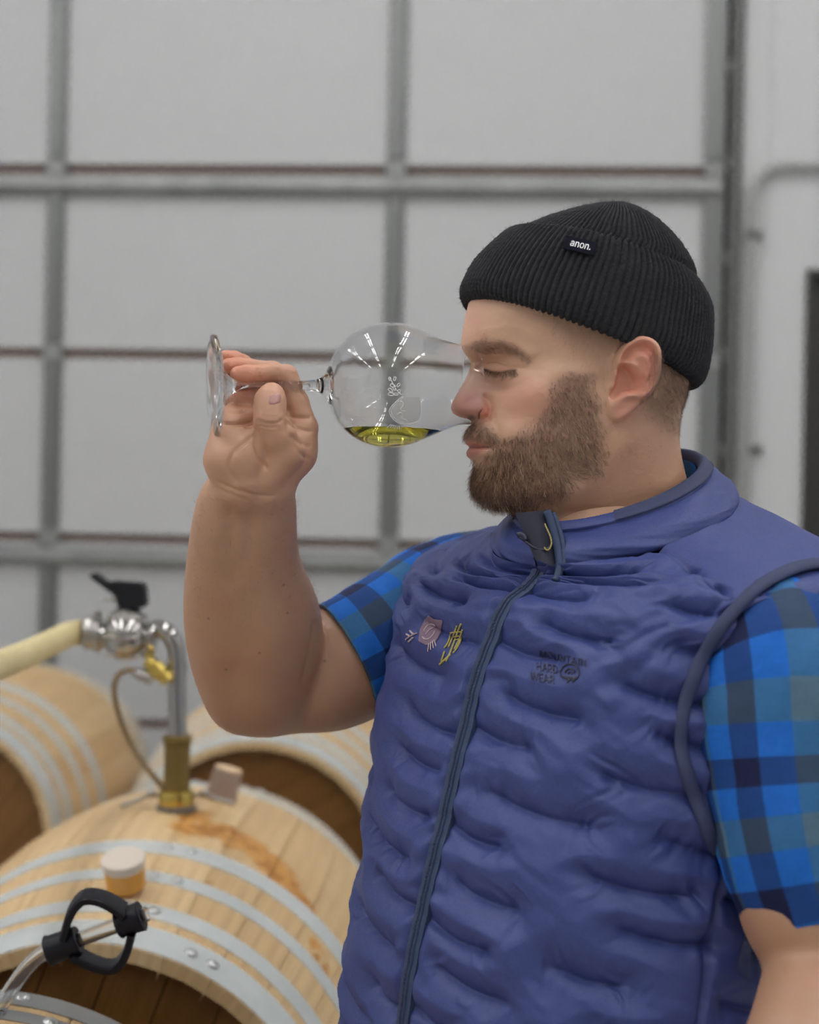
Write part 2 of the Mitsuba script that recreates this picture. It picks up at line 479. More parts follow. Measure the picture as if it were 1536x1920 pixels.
for k, z in enumerate(za):
    zc = np.clip(z, RZ.min(), RZ.max())
    s = (xf(np.clip(z, FP[:, 1].min(), FP[:, 1].max())) - fa) * 1000
    q = np.interp(s, SC[:2], RW(zc)[:2]) if False else PCH(SC, RW(zc))(np.clip(s, 0, 110))
    q = np.where(s < 0, s * RW(zc)[1] / 2, q)
    R = float(BRZ(zc))
    sb = fa - xb(np.clip(z, BP[:, 1].min(), BP[:, 1].max()))
    wmax = RW(zc)[-1]
    u = 1 - np.clip(sb, -0.02, R) / R
    qb = wmax * (1 - u * u)
    kk = 4e-4
    hh = np.clip(0.5 + 0.5 * (q - qb) / kk, 0, 1)
    Q[:, k] = q * (1 - hh) + qb * hh - kk * hh * (1 - hh)
FZ = np.stack(np.meshgrid(fa, za, indexing='ij'), -1)
# away from the middle line the cheeks, temples and jaw run smoothly past nose and lips
from scipy.ndimage import gaussian_filter1d
base_pts = [p for p in front if p[1] < 660 or p[1] > 884] + [(881, 690), (885, 740), (886, 785), (884, 830), (886, 862)]
base_pts = np.array(sorted(base_pts, key=lambda p: p[1]), float)
BP2 = H(*base_pts.T)
xbase = PCH(BP2[::-1, 1], BP2[::-1, 0])
sbase = xbase(np.clip(za, BP2[:, 1].min(), BP2[:, 1].max()))[None, :] - fa[:, None]
wgt = np.clip((sbase - .005) / .013, 0, 1)
wgt = wgt * wgt * (3 - 2 * wgt) * np.clip((za[None, :] + .01) / .02, 0, 1)
Qs = np.maximum(gaussian_filter1d(np.maximum(Q, 0), .0070 / HG, axis=1), 0)
Q = np.where(Q > 0, Q * (1 - wgt) + Qs * wgt, Q)
Wd = np.sqrt(np.maximum(Q, 0))
dW = np.zeros_like(Q)


def bump(px, py, w, amp, sx, sy=None, rot=0.0):
    c = H(px, py, w)
    r = math.radians(rot)
    d = FZ - c
    u, v = d[..., 0] * math.cos(r) + d[..., 1] * math.sin(r), -d[..., 0] * math.sin(r) + d[..., 1] * math.cos(r)
    global dW
    dW = dW + amp / 1000 * np.exp(-0.5 * ((u / sx) ** 2 + (v / (sy or sx)) ** 2) * 1e6)


def crease(pts, w, amp, sig, fade=0.6):
    P = np.array([H(x, y, w) for x, y in pts])
    P = spline(P, 24)
    d, at = seg_dist(FZ, P)
    t = at / (len(P) - 1)
    e = np.clip(np.minimum(t, 1 - t) / 0.18, 0, 1) ** fade
    global dW
    dW = dW + amp / 1000 * e * np.exp(-0.5 * (d / sig * 1000) ** 2)


# brow, eye, cheek, nose, mouth, jaw; w is how far off the middle plane the mark lies
crease([(892, 655), (915, 648), (945, 650), (975, 664), (992, 678)], .036, 3.6, 3.4)
bump(905, 680, .02, -4.2, 4.0, 5.0)
bump(938, 691, .036, 5.8, 8.5, 6.0, 8)                                              # eyeball under the lid
bump(975, 674, .045, 2.0, 8, 4, -20)                                                # hooded outer lid
crease([(914, 680), (930, 678), (950, 686), (968, 693), (985, 695)], .036, -1.5, 0.75)   # fold of the upper lid
crease([(908, 692), (922, 697), (940, 699), (956, 695), (972, 694)], .036, -1.4, 0.9)   # closed eye
crease([(912, 688), (926, 690), (942, 693), (956, 692)], .036, 0.8, 1.1)
crease([(915, 708), (935, 716), (955, 712), (972, 704)], .037, -0.8, 1.6)           # lower lid
crease([(928, 722), (945, 731), (962, 728), (985, 712)], .040, -0.9, 1.8)           # bag under the eye
crease([(985, 696), (1003, 697), (1022, 700)], .052, -0.35, 0.8)
crease([(985, 703), (1003, 708), (1018, 714)], .052, -0.3, 0.8)
bump(1000, 742, .048, 3.2, 17, 11, 12)                                              # cheek
bump(1075, 700, .066, 1.8, 18, 5, 0)
bump(900, 768, .017, 7.8, 5.4, 5.2)                                                 # wing of the nose
crease([(903, 741), (912, 748), (918, 760), (918, 774), (911, 785)], .020, -5.0, 1.6)
crease([(888, 790), (898, 791), (908, 789), (914, 783)], .016, -3.2, 1.4)
crease([(866, 762), (878, 752), (892, 746), (903, 745)], .013, -1.1, 2.0)
bump(883, 783, .011, -9.5, 3.4, 1.8, 12)                                            # nostril
bump(858, 766, .009, 1.2, 5, 4)
crease([(919, 782), (928, 800), (935, 822), (938, 846)], .027, -1.5, 2.6)           # fold from nose to mouth
bump(955, 800, .045, 1.8, 12, 14)
crease([(880, 838), (892, 838), (905, 838.5), (919, 838)], .018, -2.8, 0.9)         # parting of the lips
crease([(873, 824), (886, 826), (900, 831), (914, 836)], .018, 1.5, 2.2)
crease([(877, 849), (890, 849), (902, 846), (913, 842)], .018, 1.7, 2.4)
crease([(884, 862), (896, 864), (908, 860)], .016, -1.2, 2.4)
bump(923, 840, .028, -1.4, 3.0)
bump(905, 915, .02, 1.2, 11, 10)
crease([(930, 855), (938, 880), (940, 905)], .03, -1.0, 3.0)
bump(1075, 850, .066, 2.0, 22, 20)
crease([(1190, 800), (1140, 860), (1085, 920), (1050, 960)], .06, 1.8, 7.0)         # neck muscle
crease([(1140, 800), (1110, 870), (1075, 900)], .066, -1.2, 5.0)                    # behind the jaw
crease([(960, 610), (910, 609), (880, 613)], .03, -0.3, 0.8)                        # lines of the forehead
crease([(1000, 640), (960, 612), (930, 610), (885, 612)], .04, -0.35, 0.9)
Wd = np.maximum(Wd + dW * np.clip(Wd / 0.006, 0, 1), 0)
QQ = np.where(Q > 0, Wd ** 2, Q)
QQ = gaussian_filter(QQ, 0.9)

# ear: a curved plate on the side of the head
EW = 0.082
E_OUT = [(1165, 655), (1171, 645), (1180, 637.5), (1191, 632), (1201.6, 630), (1213, 632.6), (1223.7, 640), (1230, 649.5), (1233.5, 661), (1234, 678), (1233, 697.7), (1230, 717), (1225, 730),
         (1217, 742), (1207, 752), (1196, 764), (1184.6, 777), (1173, 787.5), (1164, 790), (1154.7, 786), (1149, 776), (1147, 763), (1147, 740), (1147, 715), (1149, 690), (1157, 670)]
E_HELIX = [(1164, 700), (1164, 682), (1167, 664), (1176, 649), (1189, 640), (1202, 637.5), (1213, 641), (1221, 650), (1226, 664), (1227, 682), (1226, 700), (1222, 718), (1214, 732), (1204, 744)]
E_ANTI = [(1196, 664), (1208, 676), (1211, 694), (1208, 712), (1203, 728), (1192, 738), (1178, 739), (1169, 742)]
E_CONCHA = [(1166, 688), (1172, 683), (1183, 689), (1193, 700), (1202, 712), (1203, 722), (1199, 731), (1190, 734), (1176, 734), (1166, 741), (1158, 743), (1154, 738), (1158, 730), (1163, 716), (1163, 702)]
E_FOSSA = [(1170, 668), (1178, 655), (1192, 648), (1207, 648), (1214, 656), (1204, 660), (1192, 668), (1180, 674), (1171, 676)]


def Hh(pts, w=EW + .009):
    return np.array([H(x, y, w) for x, y in pts])


hf, hz = np.arange(-0.135, 0.112, 0.0009), np.arange(-0.085, 0.232, 0.0009)
hw = np.arange(-0.086, 0.1205, 0.0009)
FZc = np.stack(np.meshgrid(hf, hz, indexing='ij'), -1)
QC = map_coordinates(QQ, [(FZc[..., 0] - fa[0]) / HG, (FZc[..., 1] - za[0]) / HG], order=1, mode='nearest').astype(np.float32)
Fh = (hw[None, None, :] ** 2 - QC[..., None]) / (np.sqrt(np.maximum(QC, 0))[..., None] + np.abs(hw)[None, None, :] + 0.003)
Fh = Fh.astype(np.float32)
out = Hh(spline(E_OUT + E_OUT[:1], 90)[:-1])
ef = (hf > out[:, 0].min() - .012) & (hf < out[:, 0].max() + .012)
ez = (hz > out[:, 1].min() - .012) & (hz < out[:, 1].max() + .012)
G = FZc[np.ix_(ef, ez)]
De = poly_sd(G, out)
hh_ = lambda pts, sig: np.exp(-0.5 * (seg_dist(G, spline(Hh(pts), 40))[0] / sig) ** 2)
step = lambda D, s: 1 / (1 + np.exp(-np.clip(D / s, -30, 30)))
conc, foss = poly_sd(G, spline(Hh(E_CONCHA + E_CONCHA[:1]), 60)), poly_sd(G, spline(Hh(E_FOSSA + E_FOSSA[:1]), 60))
relief = 0.0056 * hh_(E_HELIX, .0026) + 0.0042 * hh_(E_ANTI, .0030) - 0.0160 * step(conc, .0010) - 0.0045 * step(foss, .001)
relief += 0.0035 * hh_([(1160, 700), (1159, 712), (1156, 722)], .0026) + 0.0025 * hh_([(1164, 752), (1158, 775), (1172, 778)], .005) + .0022 * hh_([(1172, 739), (1184, 741)], .0025)
relief += 0.0022 * hh_([(1167, 682), (1178, 680), (1190, 686)], .0018)
relief -= 0.0022 * hh_([(1217, 662), (1219, 690), (1214, 714), (1205, 732)], .0016)
attach = H(1150, 720, EW)[0]
back_ = np.maximum(attach - G[..., 0], 0)
mid = EW - 0.0055 + np.minimum(back_ * 0.72, .025) - 0.004 * np.clip((hz[ez][None, :] * 0 + (H(1150, 760, EW)[1] - G[..., 1])) / .012, 0, 1)
rt = np.sqrt(np.clip(1 - (1 - np.clip(De, 0, .0042) / .0042) ** 2, 0, 1))
top = mid + (relief + 0.0022) * rt
bot = mid - 0.0028 * rt - 0.014 * step(conc, .002)
wv = hw[None, None, :]
Fe = np.maximum(wv - top[..., None], bot[..., None] - wv)
Fe = np.maximum(Fe, -De[..., None] * 0.7).astype(np.float32)
sub = Fh[np.ix_(ef, ez, np.arange(len(hw)))]
kk = 0.003
hb = np.clip(0.5 + 0.5 * (sub - Fe) / kk, 0, 1)
Fh[np.ix_(ef, ez, np.arange(len(hw)))] = sub * (1 - hb) + Fe * hb - kk * hb * (1 - hb)
Fh[:, 0, :] = np.maximum(Fh[:, 0, :], 1e-4)
Fh[:, -1, :] = np.maximum(Fh[:, -1, :], 1e-4)
hv, hfc = surface_nets(Fh.transpose(0, 2, 1).copy(), (hf[0], hw[0], hz[0]), 0.0009)
head_local = tm(hv, hfc)
trimesh.smoothing.filter_taubin(head_local, lamb=0.5, nu=0.53, iterations=4)
HEAD_FZ = (FZ, Q)
# ------------------------------------------------------------------ the man: arms, hand, hidden trunk
class Field:
    def __init__(self, lo, hi, h):
        self.lo, self.h = np.asarray(lo, float), h
        self.n = np.ceil((np.asarray(hi) - self.lo) / h).astype(int)
        self.F = np.full(self.n, 1.0, np.float32)

    def new(self):
        g = Field.__new__(Field)
        g.lo, g.h, g.n = self.lo, self.h, self.n
        g.F = np.full(self.n, 1.0, np.float32)
        return g

    def block(self, lo, hi):
        a = np.clip(np.floor((lo - self.lo) / self.h).astype(int), 0, self.n)
        b = np.clip(np.ceil((hi - self.lo) / self.h).astype(int) + 1, 0, self.n)
        sl = tuple(slice(x, y) for x, y in zip(a, b))
        ax = [(np.arange(x, y) * self.h + o).astype(np.float32) for x, y, o in zip(a, b, self.lo)]
        return sl, ax

    def merge(self, sl, D, k):
        S = self.F[sl]
        if k <= 0:
            self.F[sl] = np.minimum(S, D)
            return
        hh = np.clip(0.5 + 0.5 * (S - D) / k, 0, 1)
        self.F[sl] = S * (1 - hh) + D * hh - k * hh * (1 - hh)

    def bone(self, a, b, ra, rb, k):
        a, b = np.asarray(a, float), np.asarray(b, float)
        m = max(ra, rb) + k + 4 * self.h + 0.006
        sl, (x, y, z) = self.block(np.minimum(a, b) - m, np.maximum(a, b) + m)
        x, y, z = x[:, None, None] - np.float32(a[0]), y[None, :, None] - np.float32(a[1]), z[None, None, :] - np.float32(a[2])
        ab = (b - a).astype(np.float32)
        t = np.clip((x * ab[0] + y * ab[1] + z * ab[2]) / np.float32(max(ab @ ab, 1e-12)), 0, 1)
        D = np.sqrt((x - t * ab[0]) ** 2 + (y - t * ab[1]) ** 2 + (z - t * ab[2]) ** 2) - (np.float32(ra) + np.float32(rb - ra) * t)
        self.merge(sl, D, k)

    def chain(self, pts, k):
        """pts: (point, radius)"""
        for (a, ra), (b, rb) in zip(pts[:-1], pts[1:]):
            self.bone(a, b, ra, rb, k)

    def join(self, o, k):
        idx = np.argwhere(o.F < 0.02)
        if len(idx):
            sl = tuple(slice(a, b) for a, b in zip(idx.min(0), idx.max(0) + 1))
            self.merge(sl, o.F[sl], k)

    def dig(self, pts, r, depth, k):
        """a crease: cut away what lies within r of a line of points"""
        o = self.new()
        o.chain([(p, r) for p in pts], 0)
        idx = np.argwhere(o.F < 0.012)
        sl = tuple(slice(a, b) for a, b in zip(idx.min(0), idx.max(0) + 1))
        D = -(o.F[sl])
        S = self.F[sl]
        hh = np.clip(0.5 - 0.5 * (S - D) / k, 0, 1)
        self.F[sl] = S * (1 - hh) + D * hh + k * hh * (1 - hh)

    def mesh(self, smooth=4):
        for ax in range(3):
            for e in (0, -1):
                s = [slice(None)] * 3
                s[ax] = e
                self.F[tuple(s)] = np.maximum(self.F[tuple(s)], 1e-3)
        m = tm(*surface_nets(self.F, self.lo, self.h))
        if smooth:
            trimesh.smoothing.filter_taubin(m, lamb=0.5, nu=0.53, iterations=smooth)
        return m


# the glass lies along this axis: rim at the nose, foot by the hand
G_RIM, G_LEN, G_YAW = C(885, 721, 1.289), 0.2218, math.radians(14.5)
G_FOOT = np.array([G_RIM[0] - G_LEN * math.cos(G_YAW), G_RIM[1] - G_LEN * math.sin(G_YAW), C(403, 724, 1.2335)[2]])


def dg(px):
    return 1.2335 + (px - 403) / 482 * 0.0555


def P(px, py, w):
    return C(px, py, dg(px) - w)


arm = Field((-0.212, 1.14, -0.238), (0.075, 1.53, 0.150), 0.0012)
ad = lambda y: 1.262 + (y - 920) / 410 * .138
pr = lambda x, y, r, dd=None: (C(x, y, dd or ad(y)), r / FPX * (dd or ad(y)))


def dense(rows, n=26):
    q = spline(np.array(rows, float), n)
    return [pr(x, y, r) for x, y, r in q]


arm.chain(dense([(433, 915, 34), (428, 965, 40), (425, 1020, 47), (427, 1090, 58), (433, 1170, 66), (448, 1250, 65), (466, 1312, 55)]), .02)
arm.chain(dense([(503, 915, 34), (493, 965, 39), (487, 1020, 47), (489, 1090, 60), (505, 1160, 75), (507, 1225, 74), (506, 1290, 74)]), .02)
arm.bone(*[x for p in (pr(448, 1318, 42), pr(500, 1310, 60)) for x in p[:1]], pr(448, 1318, 42)[1], pr(500, 1310, 60)[1], .02)
up = arm.new()
up.chain([pr(530, 1300, 76, 1.405), pr(600, 1268, 96, 1.41), pr(650, 1243, 105, 1.415), pr(720, 1200, 94, 1.425), pr(800, 1145, 88, 1.435), pr(860, 1100, 84, 1.45)], .02)
arm.join(up, .007)
# palm
hand = arm.new()
hand.chain([(P(440, 915, -.004), .0165), (P(428, 862, .001), .0178), (P(432, 812, -.004), .0165)], .012)
hand.chain([(P(500, 915, -.004), .0165), (P(515, 860, -.006), .018), (P(530, 800, -.014), .015)], .012)
hand.chain([(P(470, 915, -.006), .018), (P(470, 850, -.012), .018), (P(482, 800, -.018), .0155)], .012)
hand.chain([(P(515, 905, -.003), .0150), (P(552, 848, -.006), .0168), (P(570, 803, -.006), .0122)], .012)
hand.chain([(P(462, 898, .006), .0150), (P(462, 858, .009), .0165), (P(480, 825, .012), .0125)], .007)     # ball of the thumb
hand.bone(P(440, 790, -.010), P(490, 782, -.014), .0145, .0135, .008)
fingers = [
    [(P(570, 800, -.006), .0112), (P(556, 755, -.009), .0104), (P(537, 705, -.010), .0094), (P(512, 699, -.0065), .0080), (P(488, 701, -.003), .0073), (P(464, 702, -.001), .0078), (P(447, 702, -.001), .0070)],
    [(P(532, 795, -.018), .0105), (P(520, 745, -.026), .0100), (P(512, 698, -.030), .0092), (P(470, 691, -.023), .0078), (P(446, 687, -.019), .0076), (P(428, 686, -.016), .0064)],
    [(P(492, 790, -.022), .0102), (P(485, 745, -.034), .0098), (P(478, 702, -.046), .0088), (P(455, 681, -.039), .0074), (P(440, 674, -.034), .0070), (P(424, 669, -.030), .0058)],
    [(P(450, 792, -.018), .0100), (P(446, 760, -.028), .0092), (P(440, 735, -.036), .0080), (P(426, 712, -.034), .0066), (P(414, 702, -.030), .0056)]]
for ch in fingers:
    o = arm.new()
    o.chain(ch, .0025)
    hand.join(o, .0018)
for x, y, w, r in ((452, 750, -.018, .0115), (490, 742, -.020, .0110)):   # pads under the curled fingers
    hand.bone(P(x - 8, y, w), P(x + 8, y + 2, w), r, r, .002)
thumb = arm.new()
thumb.chain([(P(500, 893, .006), .0160), (P(532, 848, .013), .0165), (P(520, 818, .019), .0150), (P(507, 788, .0225), .0133), (P(506, 765, .0205), .0126), (P(507, 750, .0180), .0122), (P(510, 740, .0150), .0100)], .004)
hand.join(thumb, .0035)
arm.join(hand, .012)
armm = arm.mesh(4)
tr = Field((-0.10, 0.74, -0.72), (0.40, 1.55, 0.03), 0.0028)
tr.bone(C(1150, 930, 1.30), C(1130, 1050, 1.29), .052, .06, .03)
tr.bone(C(860, 1100, 1.44), C(1430, 1170, 1.16), .046, .044, .03)
tr.bone(C(1080, 1300, 1.29), C(1095, 1450, 1.29), .105, .12, .05)
tr.bone(C(1095, 1450, 1.29), C(1110, 2150, 1.28), .125, .125, .05)
tr.chain([(C(1445, 1190, 1.150), .046), (C(1478, 1480, 1.105), .050), (C(1512, 1700, 1.085), .0435), (C(1548, 1805, 1.075), .041)], .02)
E0 = C(1548, 1815, 1.075)
Fd = np.array([-.378, -.751, -.539])
W0 = E0 + Fd * .255
tr.chain([(E0, .041), (E0 + Fd * .085, .0425), (E0 + Fd * .17, .036), (W0, .0275)], .006)
hs = np.cross(Fd, [0, 0, 1.0])
hs /= np.linalg.norm(hs)
hd_ = np.cross(hs, Fd)
hd_ = hd_ if hd_[2] < 0 else -hd_                          # towards the palm
for i_ in range(4):
    o = (i_ - 1.5) * .0195
    kn = W0 + Fd * (.088 - .006 * abs(i_ - 1.3)) + hs * o
    tr.bone(W0 + hs * o * .55, kn, .0150, .0115, .010)
    ln_ = (.9, 1.0, .95, .76)[i_]
    ch = tr.new()
    p1 = kn + (Fd * .86 + hd_ * .5) * .043 * ln_
    p2 = p1 + (Fd * .35 + hd_ * .94) * .027 * ln_
    p3 = p2 + (Fd * -.15 + hd_ * .98) * .021 * ln_
    ch.chain([(kn, .0108), (p1, .0096), (p2, .0086), (p3, .0076)], .003)
    tr.join(ch, .003)
ch = tr.new()
t0 = W0 + Fd * .022 - hs * .018
ch.chain([(t0, .0150), (t0 + Fd * .035 - hs * .020 + hd_ * .014, .0125), (t0 + Fd * .062 - hs * .018 + hd_ * .030, .0110), (t0 + Fd * .080 - hs * .008 + hd_ * .040, .0092)], .004)
tr.join(ch, .008)
trunk = tr.mesh(3)
hc = tm(head_to_cam(head_local.vertices), head_local.faces)
if hc.volume < 0:
    hc.invert()


def solid(m):
    return manifold3d.Manifold(manifold3d.Mesh(np.asarray(m.vertices, np.float32), np.asarray(m.faces, np.uint32)))


whole = solid(hc) + solid(armm) + solid(trunk)
mm = whole.to_mesh()
body_cam = tm(mm.vert_properties[:, :3], mm.tri_verts)
# ------------------------------------------------------------------ the man: skin and hair
bv, bf_ = body_cam.vertices.copy(), body_cam.faces
bn = np.array(tm(bv, bf_).vertex_normals)
bx, by = to_px(bv)
frontal = ((bn * -bv).sum(1) > 0)


def visible(sel, cell=3.0, tol=.004):
    k = np.floor(np.stack([bx, by], 1) / cell).astype(int)
    key = k[:, 0] * 100000 + k[:, 1]
    u, inv = np.unique(key, return_inverse=True)
    m = np.full(len(u), 9.0)
    np.minimum.at(m, inv, np.where(frontal & sel, bv[:, 1], 9.0))
    return sel & frontal & (bv[:, 1] < m[inv] + tol)


hand_sel = (bx > 340) & (bx < 760) & (by > 600) & (by < 1420) & (bv[:, 1] < 1.475)
hv_ = np.where(visible(hand_sel))[0]
HP = np.stack([bx[hv_], by[hv_]], 1)


def engrave(pts, amp, sig):
    d, at = seg_dist(HP, spline(np.array(pts, float), 30))
    e = np.clip(np.minimum(at / 29, 1 - at / 29) / .15, 0, 1)
    g = np.exp(-.5 * (d / sig) ** 2) * e * amp
    bv[hv_] -= bn[hv_] * g[:, None]


for pts, amp, sig in (
        ([(480, 786), (495, 793), (515, 794), (533, 784)], .0011, 2.0), ([(484, 796), (500, 801), (524, 799)], .0008, 1.8), ([(490, 778), (505, 782), (522, 780)], .0004, 1.8),
        ([(478, 800), (479, 830), (484, 850), (494, 870), (502, 884)], .0022, 3.0), ([(478, 815), (455, 832), (437, 850), (430, 870), (436, 890), (452, 914)], .0018, 3.2),
        ([(414, 792), (440, 795), (476, 791)], .0026, 3.0), ([(440, 756), (458, 760), (478, 757)], .0018, 2.6), ([(425, 770), (440, 772), (462, 768)], .0012, 2.4),
        ([(534, 778), (555, 783), (586, 783)], .0016, 2.4), ([(538, 790), (560, 803), (588, 810)], .0015, 2.4), ([(545, 812), (562, 830), (586, 838)], .0016, 2.6),
        ([(536, 786), (545, 820), (562, 848), (585, 862)], .0014, 3.0),
        ([(483, 688), (485, 703), (490, 716)], .0012, 2.2), ([(520, 690), (524, 700), (524, 712)], .0007, 2.2), ([(402, 898), (430, 914), (480, 928), (520, 930)], .0010, 2.5),
        ([(398, 910), (425, 924), (470, 938)], .0006, 2.2), ([(440, 905), (470, 930), (500, 945)], .0005, 3.0),
        ([(590, 1160), (587, 1195), (578, 1240), (566, 1292)], .0022, 4.0), ([(470, 1100), (468, 1160), (480, 1230)], .0010, 14.0), ([(430, 1090), (424, 1180), (430, 1260)], -.0012, 18.0),
        ([(430, 940), (425, 990), (430, 1040)], .0010, 8.0), ([(455, 935), (450, 990), (455, 1050)], -.0009, 7.0), ([(480, 940), (470, 1000), (468, 1060)], .0009, 8.0)):
    engrave(pts, amp, sig)

# where each vertex of the head lies on the near half of the face, in frame pixels
def cam_to_head(v):
    x, d, z = v[:, 0] - X0, v[:, 1] - D0, v[:, 2]
    return np.stack([-x * CP - d * SP, x * SP - d * CP, z], -1)


hl_ = cam_to_head(bv)
is_head = (hl_[:, 2] > -.055) & (np.abs(hl_[:, 1]) < .125) & (hl_[:, 0] > -.15) & (hl_[:, 0] < .14) & (bv[:, 0] > .02)


def face_px(loc):
    l = loc.copy()
    l[:, 1] = np.abs(l[:, 1])
    return np.stack(to_px(head_to_cam(l)), -1)


FPXV = face_px(hl_)
sm = lambda d, s: 1 / (1 + np.exp(-np.clip(d / s, -30, 30)))
jit = (meshkit.fbm(hl_ * 90, 3, 77) - .5) * 26
BEARD = [(1050, 708), (1078, 698), (1106, 708), (1116, 750), (1128, 800), (1132, 850), (1120, 885), (1090, 908), (1050, 930), (1000, 952), (960, 966), (925, 962), (890, 950), (872, 932), (868, 905), (870, 882),
         (880, 864), (903, 873), (917, 866), (923, 848), (934, 838), (948, 826), (972, 812), (1000, 798), (1020, 775), (1034, 740)]
TACHE = [(862, 820), (860, 803), (872, 794), (888, 791), (905, 794), (922, 803), (936, 820), (946, 840), (936, 850), (923, 842), (912, 832), (898, 827), (880, 821)]
NECK = [(1128, 830), (1180, 800), (1240, 765), (1275, 800), (1275, 860), (1120, 940), (1000, 975), (930, 975), (1050, 925), (1120, 885)]
TEMPLE = [(1030, 585), (1150, 625), (1158, 690), (1140, 715), (1120, 715), (1105, 690), (1080, 662), (1052, 628)]
NAPE = [(1225, 660), (1300, 690), (1300, 745), (1276, 775), (1266, 806), (1242, 795), (1214, 772), (1205, 755), (1222, 735)]
BROW = [(884, 655), (890, 643), (912, 637), (945, 640), (968, 649), (986, 666), (990, 677), (975, 672), (955, 663), (930, 660), (905, 662)]
FOREHEAD_ONLY = hl_[:, 2] < H(900, 560)[1]


def reg(P_, poly, s):
    return sm(poly_sd(P_, np.array(poly, float)), s)


col_ = np.tile(srgb(207, 165, 138), (len(bv), 1)).astype(float)


def tint(w, c):
    global col_
    col_ = col_ * (1 - w[:, None]) + np.array(srgb(*c)) * w[:, None]


hm = is_head.astype(float)
gs = lambda x, y, sx, sy: np.exp(-.5 * (((FPXV[:, 0] - x) / sx) ** 2 + ((FPXV[:, 1] - y) / sy) ** 2)) * hm
mott = meshkit.fbm(bv * 60, 4, 5)
col_ *= (.87 + .20 * mott + .09 * meshkit.fbm(bv * 420, 2, 8))[:, None]
tint(.55 * sm(np.minimum(FPXV[:, 1] - 800, FPXV[:, 0] - 1090), 22) * hm, (178, 128, 98))
tint(.7 * gs(1000, 755, 48, 34), (208, 148, 126))
tint(.85 * gs(872, 755, 26, 22), (206, 138, 126))
tint(.8 * gs(905, 772, 11, 12), (196, 112, 98))
tint(.55 * gs(890, 600, 18, 40), (210, 156, 138))
tint(.8 * gs(938, 722, 24, 10), (168, 118, 100))
tint(.7 * gs(928, 674, 26, 8), (176, 124, 100))
tint(.55 * gs(905, 690, 8, 16), (168, 112, 92))
tint(.6 * gs(940, 692, 18, 6), (188, 128, 112))
earw = reg(FPXV, [(x, y) for x, y in E_OUT], 4) * hm * (hl_[:, 1] > .06)
tint(.75 * earw, (208, 142, 122))
tint(.6 * earw * gs(1225, 680, 14, 60), (206, 112, 98))
lips = (reg(FPXV, [(868, 822), (880, 822), (893, 827), (908, 833), (920, 838), (908, 843), (896, 852), (882, 858), (870, 858), (874, 840)], 2.0)) * hm
tint(.85 * lips, (172, 98, 88))
d_, _ = seg_dist(FPXV, [(878, 838), (900, 838.5), (919, 838)])
tint(.85 * np.exp(-(d_ / 1.6) ** 2) * hm, (74, 36, 32))
d_, _ = seg_dist(FPXV, [(908, 692), (922, 697), (940, 699), (956, 695), (968, 694)])
tint(.75 * np.exp(-(d_ / 2.0) ** 2) * hm, (62, 40, 34))
d_, _ = seg_dist(FPXV, [(914, 681), (930, 679), (950, 687), (968, 694)])
tint(.4 * np.exp(-(d_ / 1.5) ** 2) * hm, (130, 84, 66))
tint(.9 * gs(885, 783, 6, 4), (92, 48, 42))
bd = np.maximum(poly_sd(FPXV, np.array(BEARD, float)) + jit, poly_sd(FPXV, np.array(TACHE, float)) + jit * .3)
bden = sm(bd, 7.0) * hm * (1 - .95 * lips)
tint(.72 * bden, (106, 78, 62))
nden = reg(FPXV, NECK, 16) * hm * (.4 + mott)
tint(.35 * nden, (140, 102, 80))
tden, apden = reg(FPXV, TEMPLE, 9) * hm * FOREHEAD_ONLY, reg(FPXV, NAPE, 10) * hm
tint(.55 * tden * (.6 + .6 * mott), (132, 98, 72))
tint(.75 * apden, (88, 64, 46))
tint(.45 * reg(FPXV, BROW, 3) * hm, (116, 82, 64))
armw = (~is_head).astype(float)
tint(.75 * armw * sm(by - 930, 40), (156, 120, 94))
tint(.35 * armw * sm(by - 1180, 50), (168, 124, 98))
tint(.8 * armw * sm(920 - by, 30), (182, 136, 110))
tipw = np.zeros(len(bv))
for ch in fingers:
    dd = np.linalg.norm(bv - np.array(ch[-1][0]), axis=1)
    tipw = np.maximum(tipw, np.exp(-(dd / .022) ** 2))
tint(.75 * tipw * armw, (208, 132, 106))
tint(.30 * armw * np.clip(meshkit.fbm(bv * 38, 4, 12) * 2.4 - 1.0, 0, 1), (168, 112, 90))
# moles
for x, y in ((532, 1097), (540, 1150), (487, 1224), (425, 1255), (391, 1160), (608, 1240)):
    k = np.argmin((HP[:, 0] - x) ** 2 + (HP[:, 1] - y) ** 2)
    tint(.75 * np.exp(-(np.linalg.norm(bv - bv[hv_[k]], axis=1) / .0011) ** 2), (96, 62, 50))


def p_pore(p, n, uv):
    return fbm(p.x * 900, p.y * 900, p.z * 900, 3) * .7 + fbm(p.x * 300, p.y * 300, p.z * 300, 2) * .5


scene['skin'] = {'type': 'bumpmap', 'bump': mikit.proc(p_pore, .0004), 'scale': .00045,
                 'bsdf': {'type': 'principled', 'base_color': {'type': 'mesh_attribute', 'name': 'vertex_color'}, 'roughness': .44, 'specular': .5}}
BODY_W = to_world(bv)
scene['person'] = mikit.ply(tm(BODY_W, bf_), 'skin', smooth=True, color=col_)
lab('person', 'bearded man in a navy puffer vest and black beanie, sniffing a tilted wine glass', 'person')

# nails
from scipy.interpolate import LinearNDInterpolator
mat('nail', srgb(176, 128, 122), .32, specular=.5)


